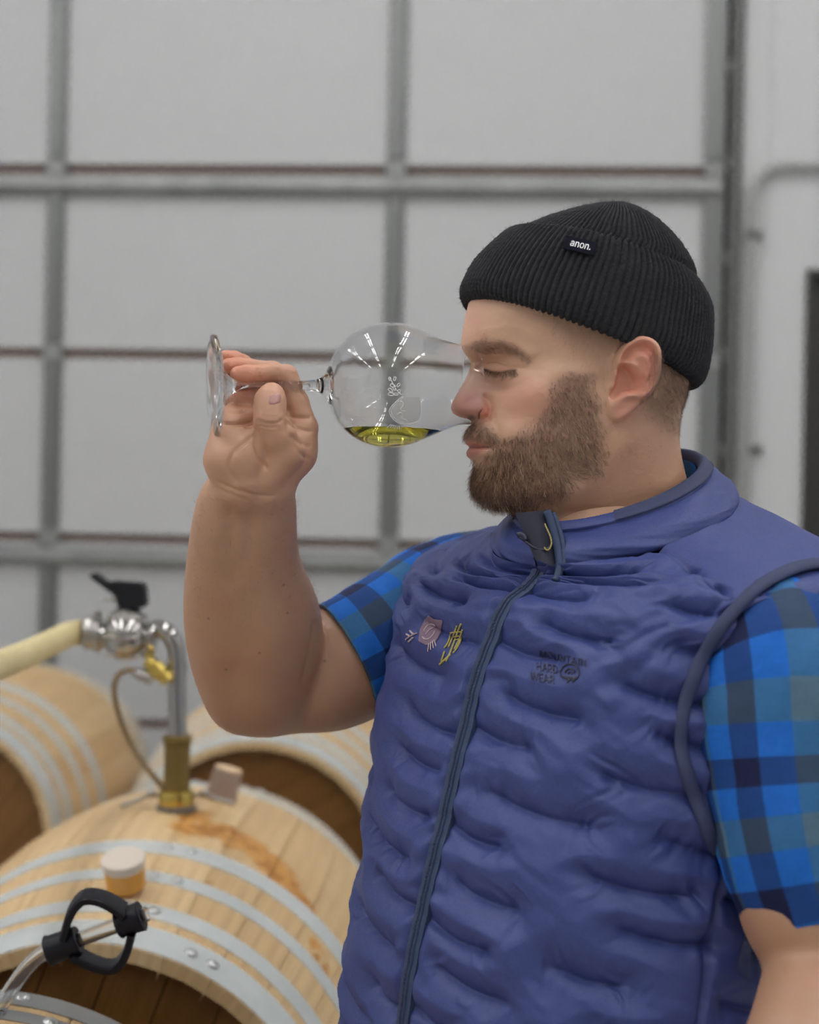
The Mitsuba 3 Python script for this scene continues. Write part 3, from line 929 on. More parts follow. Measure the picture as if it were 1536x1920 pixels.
def nail(quad, n=12):
    near = np.where((HP[:, 0] > min(q[0] for q in quad) - 15) & (HP[:, 0] < max(q[0] for q in quad) + 15) & (HP[:, 1] > min(q[1] for q in quad) - 15) & (HP[:, 1] < max(q[1] for q in quad) + 15))[0]
    f = LinearNDInterpolator(HP[near], np.hstack([bv[hv_[near]], bn[hv_[near]]]))
    a, b = np.meshgrid(np.linspace(0, 1, n), np.linspace(0, 1, n))
    q = np.array(quad, float)
    # rounded outline
    r = np.maximum(np.abs(2 * a - 1), np.abs(2 * b - 1)) + 1e-9
    rr_ = np.sqrt((2 * a - 1) ** 2 + (2 * b - 1) ** 2) + 1e-9
    k = (r / rr_) * .55 + .45
    a, b = .5 + (a - .5) * k, .5 + (b - .5) * k
    xy = ((1 - a) * (1 - b))[..., None] * q[0] + (a * (1 - b))[..., None] * q[1] + (a * b)[..., None] * q[2] + ((1 - a) * b)[..., None] * q[3]
    s = f(xy)
    edge = np.clip((1 - r) * 4, 0, 1)
    nn_ = s[..., 3:].mean((0, 1))
    pts = s[..., :3] + nn_ / np.linalg.norm(nn_) * (.0007 * np.sqrt(edge) - .0001)[..., None]
    return outward2(tm(to_world(pts).reshape(-1, 3), grid_faces(n, n)), to_world(nn_) - EYE)


def outward2(m, n):
    return m if (m.face_normals @ n).sum() > 0 else tm(m.vertices, m.faces[:, ::-1])


add('nail', nail([(501, 741), (528, 737), (528, 756), (503, 761)]), 'nail', 'person', smooth=True)

# ---- hair
scene['hair'] = {'type': 'twosided', 'bsdf': {'type': 'principled', 'base_color': {'type': 'mesh_attribute', 'name': 'vertex_color'}, 'roughness': .55, 'specular': .35}}
hf_ = np.where(is_head[bf_].all(1))[0]
tri = bv[bf_[hf_]]
area = np.linalg.norm(np.cross(tri[:, 1] - tri[:, 0], tri[:, 2] - tri[:, 0]), axis=1) / 2
hr = np.random.default_rng(5)
HAIR = np.array([srgb(70, 50, 39), srgb(94, 68, 53), srgb(120, 90, 70), srgb(164, 134, 108), srgb(204, 182, 158)])


def grow(density_v, per_m2, dirf, length, rad, name, probs, lie=.4, far=.3, curl=.25, seg=3, collect=None):
    dens = density_v[bf_[hf_]].mean(1)
    near = hl_[bf_[hf_]][:, :, 1].mean(1)
    dens = np.where(dens < .22, 0, dens)
    lam = area * dens * per_m2 * np.where(near > -.02, 1, far)
    n = hr.poisson(lam)
    t = np.repeat(np.arange(len(hf_)), n)
    a, b = hr.random(len(t)), hr.random(len(t))
    fl = a + b > 1
    a, b = np.where(fl, 1 - a, a), np.where(fl, 1 - b, b)
    ww = np.stack([1 - a - b, a, b], 1)
    root = (tri[t] * ww[..., None]).sum(1)
    nor = (bn[bf_[hf_[t]]] * ww[..., None]).sum(1)
    loc = cam_to_head(root)
    nl_ = np.stack([-nor[:, 0] * CP - nor[:, 1] * SP, nor[:, 0] * SP - nor[:, 1] * CP, nor[:, 2]], -1)
    fp = face_px(loc)
    d = dirf(fp, loc, nl_)
    d /= np.linalg.norm(d, axis=1, keepdims=True)
    d = d - nl_ * np.sum(d * nl_, 1, keepdims=True) * (1 - .15)
    d = d + nl_ * lie + hr.normal(0, .22, d.shape)
    L_ = length(fp) * hr.uniform(.6, 1.25, len(t))
    v, f, per = strands(loc - nl_ * .0003, d, L_, np.full(len(t), rad), (hr.normal(0, curl, d.shape) - nl_ * .25 + [0, 0, -.15]) * L_[:, None], seg)
    c = HAIR[hr.choice(len(HAIR), len(t), p=probs)] * hr.uniform(.6, 1.4, (len(t), 1))
    return v, f, np.repeat(c, per, 0)


def put(name, groups):
    o, vs_, fs_, cs_ = 0, [], [], []
    for v, f, c in groups:
        vs_.append(v), fs_.append(f + o), cs_.append(c)
        o += len(v)
    key = add(name, tm(to_world(head_to_cam(np.vstack(vs_))), np.vstack(fs_)), 'hair', 'person', smooth=False, color=np.vstack(cs_))
    lab(key, kind='stuff')
    return key


def d_beard(fp, loc, n):
    d = np.tile([-.30, 0.0, -1.0], (len(fp), 1))
    chin = np.clip((960 - fp[:, 0]) / 60, 0, 1)
    d[:, 0] += .42 * chin
    d[:, 1] = np.sign(loc[:, 1]) * .1
    whirl = np.exp(-(((fp[:, 0] - 1085) / 26) ** 2 + ((fp[:, 1] - 885) / 26) ** 2))
    d[:, 0] -= 1.2 * whirl
    d[:, 2] += .8 * whirl
    jaw = np.clip((fp[:, 1] - 905) / 40, 0, 1) * np.clip((fp[:, 0] - 960) / 60, 0, 1)
    d[:, 0] += .9 * jaw
    return d


put('beard', [
    grow(sm(poly_sd(FPXV, np.array(BEARD, float)) + jit, 6.0) * hm * (1 - lips), 7.0e5, d_beard,
         lambda fp: .0042 + .0046 * np.clip((1010 - fp[:, 0]) / 90, 0, 1) * np.clip((fp[:, 1] - 850) / 40, 0, 1) + .0012 * np.clip((fp[:, 1] - 760) / 60, 0, 1), .000135, 'beard', [.34, .28, .20, .12, .06], .42),
    grow(sm(poly_sd(FPXV, np.array(TACHE, float)) + jit * .2, 2.5) * hm * (1 - .9 * lips), 1.0e6, lambda fp, loc, n: np.stack([-.30 - .5 * np.clip((fp[:, 0] - 885) / 40, 0, 1), np.sign(loc[:, 1]) * .3, -np.ones(len(fp))], -1),
         lambda fp: np.full(len(fp), .0055), .00012, 'tache', [.22, .30, .26, .16, .06], .35),
    grow(nden * (1 - bden), 1.6e5, d_beard, lambda fp: np.full(len(fp), .0018), .00006, 'stubble', [.05, .25, .40, .22, .08], .5, seg=2)])
put('hair', [
    grow(tden, 4.5e5, lambda fp, loc, n: np.tile([.25, 0, -1.0], (len(fp), 1)), lambda fp: .0055 + 0 * fp[:, 0], .000065, 'temple', [0, .1, .45, .35, .10], .06, seg=2),
    grow(apden, 8e5, lambda fp, loc, n: np.tile([-.25, 0, -1.0], (len(fp), 1)), lambda fp: .0032 + .0015 * np.clip((770 - fp[:, 1]) / 40, 0, 1), .00008, 'nape', [.45, .33, .17, .05, 0], .5, seg=2)])
put('eyebrow', [grow(reg(FPXV, BROW, 2.0) * hm, 7e5, lambda fp, loc, n: np.stack([-np.ones(len(fp)), np.sign(loc[:, 1]) * .2, .55 - 1.0 * np.clip((fp[:, 0] - 900) / 70, 0, 1.2)], -1),
                     lambda fp: .0062 + 0 * fp[:, 0], .00011, 'brow', [.55, .30, .12, .03, 0], .25, far=1.0)])
# lashes of the closed eyes
lash = []
NL = 150
LP = spline([(909, 692), (922, 697.5), (940, 699.5), (956, 696), (966, 693)], NL)
kt = cKDTree(FPXV[is_head & (hl_[:, 1] > 0)])
src_l = hl_[is_head & (hl_[:, 1] > 0)]
_, ik = kt.query(LP)
for s in (1, -1):
    r0 = src_l[ik].copy() + hr.normal(0, .0004, (NL, 3))
    r0[:, 1] *= s
    tpos = np.linspace(0, 1, NL)[:, None]
    d = np.array([.70, .62 * s, -.85]) * (1 - tpos) + np.array([-.15, .80 * s, -.85]) * tpos + hr.normal(0, .12, (NL, 3))
    v, f, per = strands(r0, d, hr.uniform(.0055, .0095, NL), np.full(NL, .00011), np.tile([0, 0, .0012], (NL, 1)), 4)
    lash.append((v, f, np.tile(HAIR[0] * .6, (len(v), 1))))
put('eyelashes', lash)
# fine hair on the arm
ar = np.random.default_rng(9)
cand = np.where((bx > 365) & (bx < 610) & (by > 935) & (by < 1165) & (bv[:, 1] < 1.42) & (~is_head) & (bv[:, 0] < 0))[0]
pick = ar.choice(cand, 2600)
d = bn[pick] * .55 + np.array([.15, 0, .85]) * ar.normal(.6, .25, (2600, 1)) + ar.normal(0, .25, (2600, 3))
v, f, per = strands(bv[pick], d, ar.uniform(.003, .008, 2600), np.full(2600, .000045), ar.normal(0, .0012, (2600, 3)), 3)
cc = np.repeat(HAIR[ar.choice(5, 2600, p=[.05, .2, .3, .25, .2])], per, 0)
lab('person__beard', 'short brown beard and moustache')
lab('person__hair', 'close-cropped brown hair')
k = add('arm_hair', tm(to_world(v), f), 'hair', 'person', smooth=False, color=cc)
lab(k, kind='stuff')
# ------------------------------------------------------------------ vest
TX = 1290 / 1000.0     # depth of the trunk's axis
# z, half width, front, back, axis px, turn away from the camera (degrees)
vrows = np.array([
    (-.006, .104, .097, .094, 1151, 45), (-.014, .130, .098, .097, 1148, 45), (-.024, .168, .100, .102, 1142, 45), (-.036, .208, .104, .109, 1135, 45), (-.052, .232, .110, .117, 1128, 45.5),
    (-.075, .233, .119, .124, 1120, 46), (-.105, .220, .130, .128, 1112, 46), (-.150, .208, .145, .130, 1106, 46.5), (-.200, .202, .160, .130, 1105, 47), (-.245, .197, .172, .131, 1105, 48),
    (-.290, .194, .184, .132, 1107, 49.5), (-.335, .195, .195, .133, 1110, 51), (-.385, .204, .203, .136, 1112, 52.5), (-.435, .216, .207, .139, 1115, 54), (-.500, .222, .204, .141, 1116, 55), (-.610, .212, .178, .140, 1118, 55)])
VZ = PCH(-vrows[:, 0], vrows[:, 1:])
NT, NR = 820, 430
# rings are spaced by length along the front of the body
zz = np.linspace(-.006, -.610, 1000)
prm = VZ(-zz)
dl = np.sqrt(np.diff(zz) ** 2 + np.diff(prm[:, 0]) ** 2 * .5 + np.diff(prm[:, 1]) ** 2)
L = np.r_[0, np.cumsum(dl)]
zr = np.interp(np.linspace(0, L[-1], NR), L, zz)
hl = np.linspace(0, L[-1], NR)
pv = VZ(-zr)
th = np.linspace(-np.pi, np.pi, NT, endpoint=False)      # 0 at the zip, positive towards his left arm (near the camera)


def vest_base(thv, zv, pvv):
    a, bf, bb, cx, fi = pvv.T
    fi = np.radians(fi)
    c, s = np.cos(thv), np.sin(thv)
    e = 2 / 2.25
    X = np.sign(s) * np.abs(s) ** e * a
    X = np.where(s < 0, X * np.interp(-zv, [0, .03, .055, .10, .15, .22, .6], [1, .97, .87, .88, .94, .99, 1.0]), X)
    Y = np.where(c > 0, np.abs(c) ** e * bf, -np.abs(c) ** e * bb)
    # forward of the trunk is left and towards the camera
    fx, fy, lx, ly = -np.sin(fi), -np.cos(fi), np.cos(fi), -np.sin(fi)
    x = (cx - 768) / FPX * TX + Y * fx + X * lx
    y = TX + Y * fy + X * ly
    return np.stack([x, y, zv], -1)


TH, ZR = np.meshgrid(th, zr)
VB = vest_base(TH.ravel(), ZR.ravel(), np.repeat(pv, NT, 0)).reshape(NR, NT, 3)
tilt = np.exp(-((-.006 - ZR) / .050) ** 2)
VB[..., 2] -= tilt * (.034 * np.cos(TH) + .004)          # the neckline is lower at the throat than at the nape
VB[..., 2] -= .07 * (np.sin(TH) * np.repeat(pv[:, :1], NT, 1)) * np.clip((-.05 - ZR) / .08, 0, 1) * 0


def grid_normals(V):
    du = np.roll(V, -1, 1) - np.roll(V, 1, 1)
    dv = np.gradient(V, axis=0)
    n = np.cross(dv, du)
    n /= np.linalg.norm(n, axis=-1, keepdims=True) + 1e-12
    cen = V.mean(1, keepdims=True)
    if ((V - cen) * n).sum() < 0:
        n = -n
    return n


VN = grid_normals(VB)
seglen = np.linalg.norm(np.roll(VB, -1, 1) - VB, axis=-1)
arc = np.cumsum(seglen, 1) - seglen
i0 = NT // 2
arc = arc - arc[:, i0:i0 + 1]                             # metres round the body from the zip
HL = np.repeat(hl[:, None], NT, 1)


def base_find(px, py):
    X, Y = to_px(VB)
    d = (X - px) ** 2 + (Y - py) ** 2 + np.where((VN * (0 - VB)).sum(-1) > 0, 0, 1e9)
    k = np.unravel_index(np.argmin(d), d.shape)
    return arc[k], HL[k]


# quilting: short welded lines in staggered rows, falling towards his left side
ROWH, PER, SEG, TILT, yoke_h = .0365, .128, .066, .20, .075
r_ = np.random.default_rng(3)
SH = np.stack([arc, HL], -1)
dist = np.full(arc.shape, 1.0)
dend = np.full(arc.shape, 1.0)
for side in (-1, 1):
    for k in range(-4, 15):
        for m in range(-1, 5):
            jx, jy, jl, dp = r_.normal(0, .008), r_.normal(0, .003), r_.normal(0, .009), r_.uniform(.75, 1.25)
            s0 = side * (.010 + (m + (.5 if k % 2 else 0)) * PER + jx - (.035 if k % 2 else 0))
            h0 = yoke_h + .012 + k * ROWH + jy + (.006 if side < 0 else 0)
            s1 = s0 + side * (SEG + jl)
            lo, hi = min(s0, s1), max(s0, s1)
            lo, hi = (max(lo, .007), hi) if side > 0 else (lo, min(hi, -.007))
            if hi - lo < .022 or hi > .46 or lo < -.46:
                continue
            dx = np.maximum(np.maximum(lo - arc, arc - hi), 0)
            u_ = np.clip((arc - lo) / (hi - lo), 0, 1)
            dy = HL - h0 - .0030 * np.sin(u_ * np.pi) - TILT * arc
            dist = np.minimum(dist, np.hypot(dx * .85, dy) / dp)
            for e_ in (lo, hi):
                if abs(e_) > .012:
                    dend = np.minimum(dend, np.hypot(arc - e_, HL - h0 - TILT * e_))
quilt = np.clip(dist / .034, 0, 1)
quilt = 1 - (1 - quilt ** .62) ** 1.7
# seams of the plain shoulder panel
near_seam = np.array([base_find(*p) for p in ((1190, 1004), (1235, 1030), (1285, 1060), (1330, 1090), (1368, 1125))])
far_seam = np.array([base_find(*p) for p in ((975, 992), (940, 995), (900, 996), (860, 998))])
dn_, _ = seg_dist(SH, spline(near_seam, 30))
df_, _ = seg_dist(SH, spline(far_seam, 30))
def beyond(poly):
    s_, h_ = poly[:, 0], poly[:, 1]
    o_ = np.argsort(s_)
    lo_s, hi_s = s_[o_][0], s_[o_][-1]
    hh2 = np.interp(arc, s_[o_], h_[o_])
    return hh2, lo_s, hi_s
hn, ln0, ln1 = beyond(near_seam)
hf2, lf0, lf1 = beyond(far_seam)
yoke = np.where(arc > 0, np.clip((hn - HL) / .010, 0, 1) * np.clip((arc - ln0) / .012, 0, 1), np.clip((hf2 - HL) / .010, 0, 1) * np.clip((lf1 - arc) / .012, 0, 1))
yk = 1 - yoke
sgrid = np.stack([arc, HL, arc * 0], -1)
puff = .0150 * gaussian_filter(quilt, (.5, .5)) * yk + .0085 * yoke
puff -= .0042 * np.exp(-.5 * (np.minimum(dn_, df_) / .0022) ** 2)
pk = meshkit.fbm(np.stack([arc * 120 + 9 * meshkit.noise(sgrid * 30), HL * 40, arc * 0], -1), 3, seed=4) - .5
puff += .0040 * pk * np.exp(-(dist / .012) ** 2) * yk + .0046 * pk * np.exp(-(dend / .016) ** 2) * yk
wr1 = meshkit.fbm(np.stack([arc * 16 + HL * 10, HL * 46 - arc * 26, arc * 0], -1), 3, seed=9) - .5
puff += .0055 * wr1 * np.clip((np.abs(arc) - .012) / .05, 0, 1) * (.35 + .65 * yk)
# drag lines from the armhole across the chest
dl_ = meshkit.fbm(np.stack([(arc - HL * .7) * 7, (HL + arc * .75) * 58 + 1.2 * meshkit.noise(sgrid * 25, 6), arc * 0], -1), 2, seed=17) - .5
puff += .0105 * dl_ * np.exp(-((HL - .16) / .085) ** 2) * np.exp(-((arc - .18) / .065) ** 2) * yk
puff -= .0075
zw = np.exp(-(np.abs(arc) / .022) ** 1.5)
ph_ = HL * 2 * np.pi / .021 + 5 * meshkit.noise(sgrid * 40, 3)
puff += .0017 * zw * np.sin(ph_) * yk
puff *= 1 - .85 * np.exp(-(np.abs(arc) / .0085) ** 4)
puff -= .002 * np.exp(-(np.abs(arc) / .0095) ** 4)
side_s = .235                                             # seam under the arm
sd = np.exp(-.5 * ((arc - (side_s + .02 * (HL - .2))) / .0028) ** 2) * (HL > yoke_h + .10)
puff -= .006 * sd
VV = VB + VN * puff[..., None]
VNN = grid_normals(VV)


def vest_at(s, h, off=0.0):
    """the point of the vest s metres round from the zip and h metres down from the collar"""
    s, h = np.broadcast_arrays(np.asarray(s, float), np.asarray(h, float))
    r = np.clip(np.interp(h, hl, np.arange(NR)), 0, NR - 1.001)
    k = r.astype(int).ravel()
    i = np.array([np.interp(sv, arc[kk], np.arange(NT)) for sv, kk in zip(s.ravel(), k)])
    cr = [r.ravel(), i]
    p = np.stack([map_coordinates(VV[..., c], cr, order=1, mode='nearest') for c in range(3)], -1)
    n = np.stack([map_coordinates(VNN[..., c], cr, order=1, mode='nearest') for c in range(3)], -1)
    n /= np.linalg.norm(n, axis=-1, keepdims=True)
    return (p + n * np.asarray(off).reshape(-1, 1)).reshape(s.shape + (3,)), n.reshape(s.shape + (3,))


def vest_find(px, py):
    """(s, h) of the vest point that shows at a pixel"""
    X, Y = to_px(VV)
    face = (VNN * (0 - VV)).sum(-1) > 0
    d = (X - px) ** 2 + (Y - py) ** 2 + np.where(face, 0, 1e9)
    k = np.unravel_index(np.argmin(d), d.shape)
    return arc[k], HL[k]


def p_vest(p, n, uv):
    v = fbm(p.x * 900, p.y * 900, p.z * 900, 2)
    return mix(srgb(46, 57, 108), srgb(55, 67, 122), v)


mat('vest_nylon', mikit.proc(p_vest), .50, sheen=.15, specular=.38)
mat('vest_trim', srgb(44, 52, 84), .7)
mat('zip_tape', srgb(42, 58, 88), .65)
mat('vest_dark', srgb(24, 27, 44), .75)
VF = grid_faces(NR, NT, wrap_m=True)
vest = tm(to_world(VV).reshape(-1, 3), VF)
if vest.volume < 0:
    VF = VF[:, ::-1]
scene['person__vest'] = mikit.ply(tm(to_world(VV).reshape(-1, 3), VF), 'vest_nylon', smooth=True)
lab('person__vest', 'navy quilted puffer vest')

# collar: a padded ring that stands up round the neck
NCT, NCR = 420, 44
tc = np.linspace(0, 2 * np.pi, NCT)                       # starts and ends at the front
fi0 = math.radians(46)
cf, cl = np.array([-math.sin(fi0), -math.cos(fi0), 0]), np.array([math.cos(fi0), -math.sin(fi0), 0])


def collar_ring(c_px, d, zf, zb, a, bf, bb, t, gap=0.0):
    X = np.sin(t) * a
    Y = np.where(np.cos(t) > 0, np.cos(t) * bf, np.cos(t) * bb)
    z = zf + (zb - zf) * (1 - np.cos(t)) / 2
    x0_ = (c_px - 768) / FPX * d
    p = np.stack([x0_ + X * cl[0] + Y * cf[0], d + X * cl[1] + Y * cf[1], z], -1)
    return p


low = collar_ring(1152, 1.295, -.046, .024, .106, .100, .096, tc)
highr = collar_ring(1146, 1.300, -.011, .055, .080, .084, .086, tc)
inner = collar_ring(1146, 1.300, -.011, .051, .073, .077, .080, tc)
innlow = collar_ring(1150, 1.297, -.060, -.005, .085, .080, .080, tc)
col = []
for k, u in enumerate(np.linspace(0, 1, NCR)):
    if u < .62:
        q = u / .62
        p = low * (1 - q) + highr * q
        out_ = .0085 * np.sin(np.pi * min(q / .80, 1)) ** .7 if q < .80 else .0012
        out_ -= .0035 * math.exp(-((q - .81) / .025) ** 2)
    elif u < .70:
        q = (u - .62) / .08
        p = highr * (1 - q) + inner * q + np.array([0, 0, .0035 * math.sin(np.pi * q)])
        out_ = 0
    else:
        q = (u - .70) / .30
        p = inner * (1 - q) + innlow * q
        out_ = 0
    rad = p - p.mean(0)
    rad[:, 2] = 0
    rad /= np.linalg.norm(rad, axis=1, keepdims=True)
    nz = meshkit.fbm(np.stack([tc * 2.2 + 3 * u, np.full(NCT, u * 5.0) + tc * 1.3, tc * 0], -1), 3, seed=21) - .5
    col.append(p + rad * (out_ + (.009 * nz if u < .5 else .002 * nz))[:, None])
CV = np.array(col)
CVw = to_world(CV)
add('collar', tm(CVw.reshape(-1, 3), grid_faces(NCR, NCT)), 'vest_nylon', 'person__vest', smooth=True)
rib = []
kb = int(.52 * NCR)
edge_c = CVw[kb:int(.74 * NCR)]
ecen = edge_c.reshape(-1, 3).mean(0)
nn_ = edge_c - np.array([ecen[0], ecen[1], 0])
nn_[..., 2] = 0
nn_ /= np.linalg.norm(nn_, axis=-1, keepdims=True)
nsgn = np.ones(len(edge_c))
edge_o = edge_c + nn_ * (.0016 * np.linspace(1, -1, len(edge_c)))[:, None, None] + np.array([0, 0, .0012])
lo_t, hi_t = int(NCT * .115), int(NCT * .885)
add('collar_binding', tm(edge_o[:, lo_t:hi_t].reshape(-1, 3), grid_faces(len(edge_c), hi_t - lo_t)), 'vest_trim', 'person__vest', smooth=True)

# zip
def vest_curve(pts, n, off):
    sh = np.array([vest_find(*p) for p in pts])
    sh = spline(sh, n)
    return vest_at(sh[:, 0], sh[:, 1], np.full(n, off))


hz2 = np.linspace(.012, L[-1] - .004, 260)
zp, zn = vest_at(np.zeros(260), hz2, np.full(260, .0022))
zt = np.gradient(zp, axis=0)
zt /= np.linalg.norm(zt, axis=1, keepdims=True)
zn = gaussian_filter1d(zn, 4, axis=0)
zs = np.cross(zn, zt)
prof_z = [(-.0078, -.003), (-.0074, .0016), (-.0030, .0020), (-.0026, .0036), (-.0008, .0040), (0, .0030), (.0008, .0040), (.0026, .0036), (.0030, .0020), (.0074, .0016), (.0078, -.003)]
zv = np.stack([zp + zs * a + zn * b for a, b in prof_z], 1)
add('zipper', tm(to_world(zv).reshape(-1, 3), grid_faces(260, len(prof_z))), 'zip_tape', 'person__vest', smooth=20)
teeth = []
zc_i = np.linspace(0, 259, 420)
zpi = np.stack([np.interp(zc_i, np.arange(260), zp[:, k]) for k in range(3)], 1)
ii = zc_i.astype(int)
tb = trimesh.creation.box((1, 1, 1))
for k in range(420):
    s = 1 if k % 2 else -1
    M = np.stack([zs[ii[k]] * .0028, zt[ii[k]] * .0007, zn[ii[k]] * .0012], 0)
    teeth.append(tm((tb.vertices @ M) + zpi[k] + zn[ii[k]] * .0042 + zs[ii[k]] * s * .0005, tb.faces))
tz = cat_(teeth)
k = add('teeth', tm(to_world(tz.vertices), tz.faces), 'vest_trim', 'person__vest__zipper', smooth=False)
lab(k, kind='stuff')

# binding round the near armhole, piping and stitches
arm_pts = [(1590, 1075), (1536, 1064), (1490, 1072), (1440, 1095), (1390, 1132), (1345, 1185), (1312, 1240), (1290, 1300), (1277, 1365), (1280, 1430), (1298, 1490), (1322, 1545), (1345, 1600)]
ap, an = vest_curve(arm_pts, 160, .003)
ap, an = gaussian_filter1d(ap, 5, axis=0), gaussian_filter1d(an, 6, axis=0)
at_ = np.gradient(ap, axis=0)
at_ /= np.linalg.norm(at_, axis=1, keepdims=True)
as_ = np.cross(an, at_)
ang = np.linspace(0, 2 * np.pi, 14)
av = np.stack([ap + as_ * (.0062 * math.cos(a)) + an * (.0034 * math.sin(a) + .0012) for a in ang], 1)
add('armhole_binding', tm(to_world(av).reshape(-1, 3), grid_faces(160, 14)), 'vest_trim', 'person__vest', smooth=True)


# ------------------------------------------------------------------ things sewn or printed on the vest
from scipy.interpolate import LinearNDInterpolator
VX, VY = to_px(VV)
VFRONT = (VNN * (0 - VV)).sum(-1) > 0


def cloth_at(pts, off, pad=25):
    """points (and normals) of the vest at traced places, lifted off it by off"""
    pts = np.asarray(pts, float)
    lo, hi = pts.min(0) - pad, pts.max(0) + pad
    m = VFRONT & (VX > lo[0]) & (VX < hi[0]) & (VY > lo[1]) & (VY < hi[1])
    f = LinearNDInterpolator(np.stack([VX[m], VY[m]], 1), np.hstack([VV[m], VNN[m]]))
    r = f(pts)
    n = gaussian_free(r[:, 3:])
    return to_world(r[:, :3] + n * np.asarray(off).reshape(-1, 1)), n


def gaussian_free(n):
    m = n.mean(0)
    n = n * .3 + m * .7
    return n / np.linalg.norm(n, axis=1, keepdims=True)


def stroke(pts, n, r, lift):
    p, _ = cloth_at(spline(pts, n) if len(pts) > 2 else np.linspace(pts[0], pts[1], n), lift)
    return tube(p, r, 6)


mat('print_dark', srgb(26, 29, 54), .45)
mat('thread_rose', srgb(116, 96, 114), .75)
mat('thread_pale', srgb(168, 152, 160), .75)
mat('thread_gold', srgb(168, 156, 92), .7)


def lettering(text, p0, p1, hgt, slant=0.0, bold=False):
    """words that run from p0 to p1, hgt pixels tall"""
    t = meshkit.text_mesh(text, 1.0, .2, bold=bold)
    v = t.vertices.copy()
    w = v[:, 0].max()
    p0, p1 = np.array(p0, float), np.array(p1, float)
    ux = (p1 - p0) / w
    uy = np.array([slant, -hgt])
    xy = p0 + v[:, :1] * ux + v[:, 1:2] * uy
    q, _ = cloth_at(xy, .0006 + v[:, 2] * .002)
    return tm(q, t.faces)


add('lettering', cat_([lettering('MOUNTAIN', (1012, 1231), (1100, 1249), 12), lettering('HARD', (1006, 1257), (1046, 1264), 16), lettering('WEAR', (995, 1276), (1040, 1283), 16)]), 'print_dark', 'person__vest', smooth=False)
ic = [(1054, 1256), (1066, 1246), (1080, 1248), (1086, 1258), (1084, 1270), (1072, 1274), (1054, 1268)]
icon = [stroke(ic + ic[:1], 40, .0007, .0006), stroke([(1060, 1262), (1066, 1255), (1074, 1255), (1078, 1262)], 14, .0007, .0006), stroke([(1066, 1264), (1070, 1260), (1074, 1264)], 10, .0006, .0006)]
icon += [stroke([(a, 1280), (a + 5, 1274)], 5, .0009, .0006) for a in (1064, 1074)] + [stroke([(1058, 1270), (1083, 1272)], 8, .0012, .0005)]
add('emblem', cat_(icon), 'print_dark', 'person__vest', smooth=False)
shield = np.array([(805, 1155), (816, 1162), (831, 1164), (828, 1186), (819, 1203), (801, 1211), (786, 1203), (789, 1181), (797, 1165)], float)
from shapely.geometry import Polygon as Poly_
sg = Poly_(shield).buffer(-1.2).buffer(1.2)
tri_ = trimesh.creation.extrude_polygon(sg, 1.0, engine='earcut').subdivide_to_size(5.0)
sq, _ = cloth_at(tri_.vertices[:, :2], .0004 + tri_.vertices[:, 2] * .0008)
ks = add('crest', tm(sq, tri_.faces), 'thread_rose', 'person__vest', smooth=False)
add('stitching', cat_([stroke([(797, 1186), (803, 1176), (812, 1172), (819, 1175)], 14, .0007, .0016), stroke([(800, 1192), (808, 1183), (815, 1180)], 10, .0006, .0016), stroke([(794, 1197), (803, 1201), (812, 1195), (817, 1186)], 14, .0007, .0016),
                       stroke([(762, 1200), (772, 1193), (784, 1188)], 10, .0006, .0010), stroke([(764, 1190), (771, 1194)], 5, .0009, .0010), stroke([(770, 1184), (777, 1191)], 5, .0009, .0010), stroke([(768, 1204), (776, 1196)], 5, .0009, .0010)]
                      + [stroke([(806 + 3 * k, 1207 - 2 * k), (804 + 5 * k, 1222 - 3 * k)], 6, .0006, .0010) for k in range(4)]), 'thread_pale', ks, smooth=False)
gold = [stroke([(866, 1170), (858, 1190), (849, 1215), (838, 1240)], 16, .0008, .0009), stroke([(858, 1174), (850, 1196), (842, 1214)], 12, .0008, .0009), stroke([(868, 1182), (862, 1200), (853, 1218)], 12, .0008, .0009),
        stroke([(846, 1190), (841, 1206), (834, 1216)], 10, .0007, .0009), stroke([(866, 1196), (860, 1212), (850, 1226)], 10, .0007, .0009), stroke([(835, 1222), (829, 1240)], 6, .0008, .0009), stroke([(846, 1228), (826, 1246)], 8, .0009, .0009)]
gold += [stroke([(846 + k * 4, 1186 + k * 8), (866 - k * 3, 1184 + k * 8)], 6, .0006, .0009) for k in range(4)]
add('crest', cat_(gold), 'thread_gold', 'person__vest', smooth=False)

# dark facing of the open collar and the cord on the zip pull
def ray_patch(poly, d0, d1, n=14):
    q = np.array(poly, float)
    a, b = np.meshgrid(np.linspace(0, 1, n), np.linspace(0, 1, n))
    xy = ((1 - a) * (1 - b))[..., None] * q[0] + (a * (1 - b))[..., None] * q[1] + (a * b)[..., None] * q[2] + ((1 - a) * b)[..., None] * q[3]
    d = d0 + (d1 - d0) * b - .006 * np.sin(a * np.pi)
    return np.stack([(xy[..., 0] - 768) / FPX * d, d, -(xy[..., 1] - 960) / FPX * d], -1)

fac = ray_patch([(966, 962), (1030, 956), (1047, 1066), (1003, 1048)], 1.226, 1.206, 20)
add('facing', outward2(tm(to_world(fac).reshape(-1, 3), grid_faces(20, 20)), -FWD), 'vest_dark', 'person__vest', smooth=True)


def px_tube(pts, r, n=30):
    return tube(to_world(spline([C(*p) for p in pts], n)), r, 8)


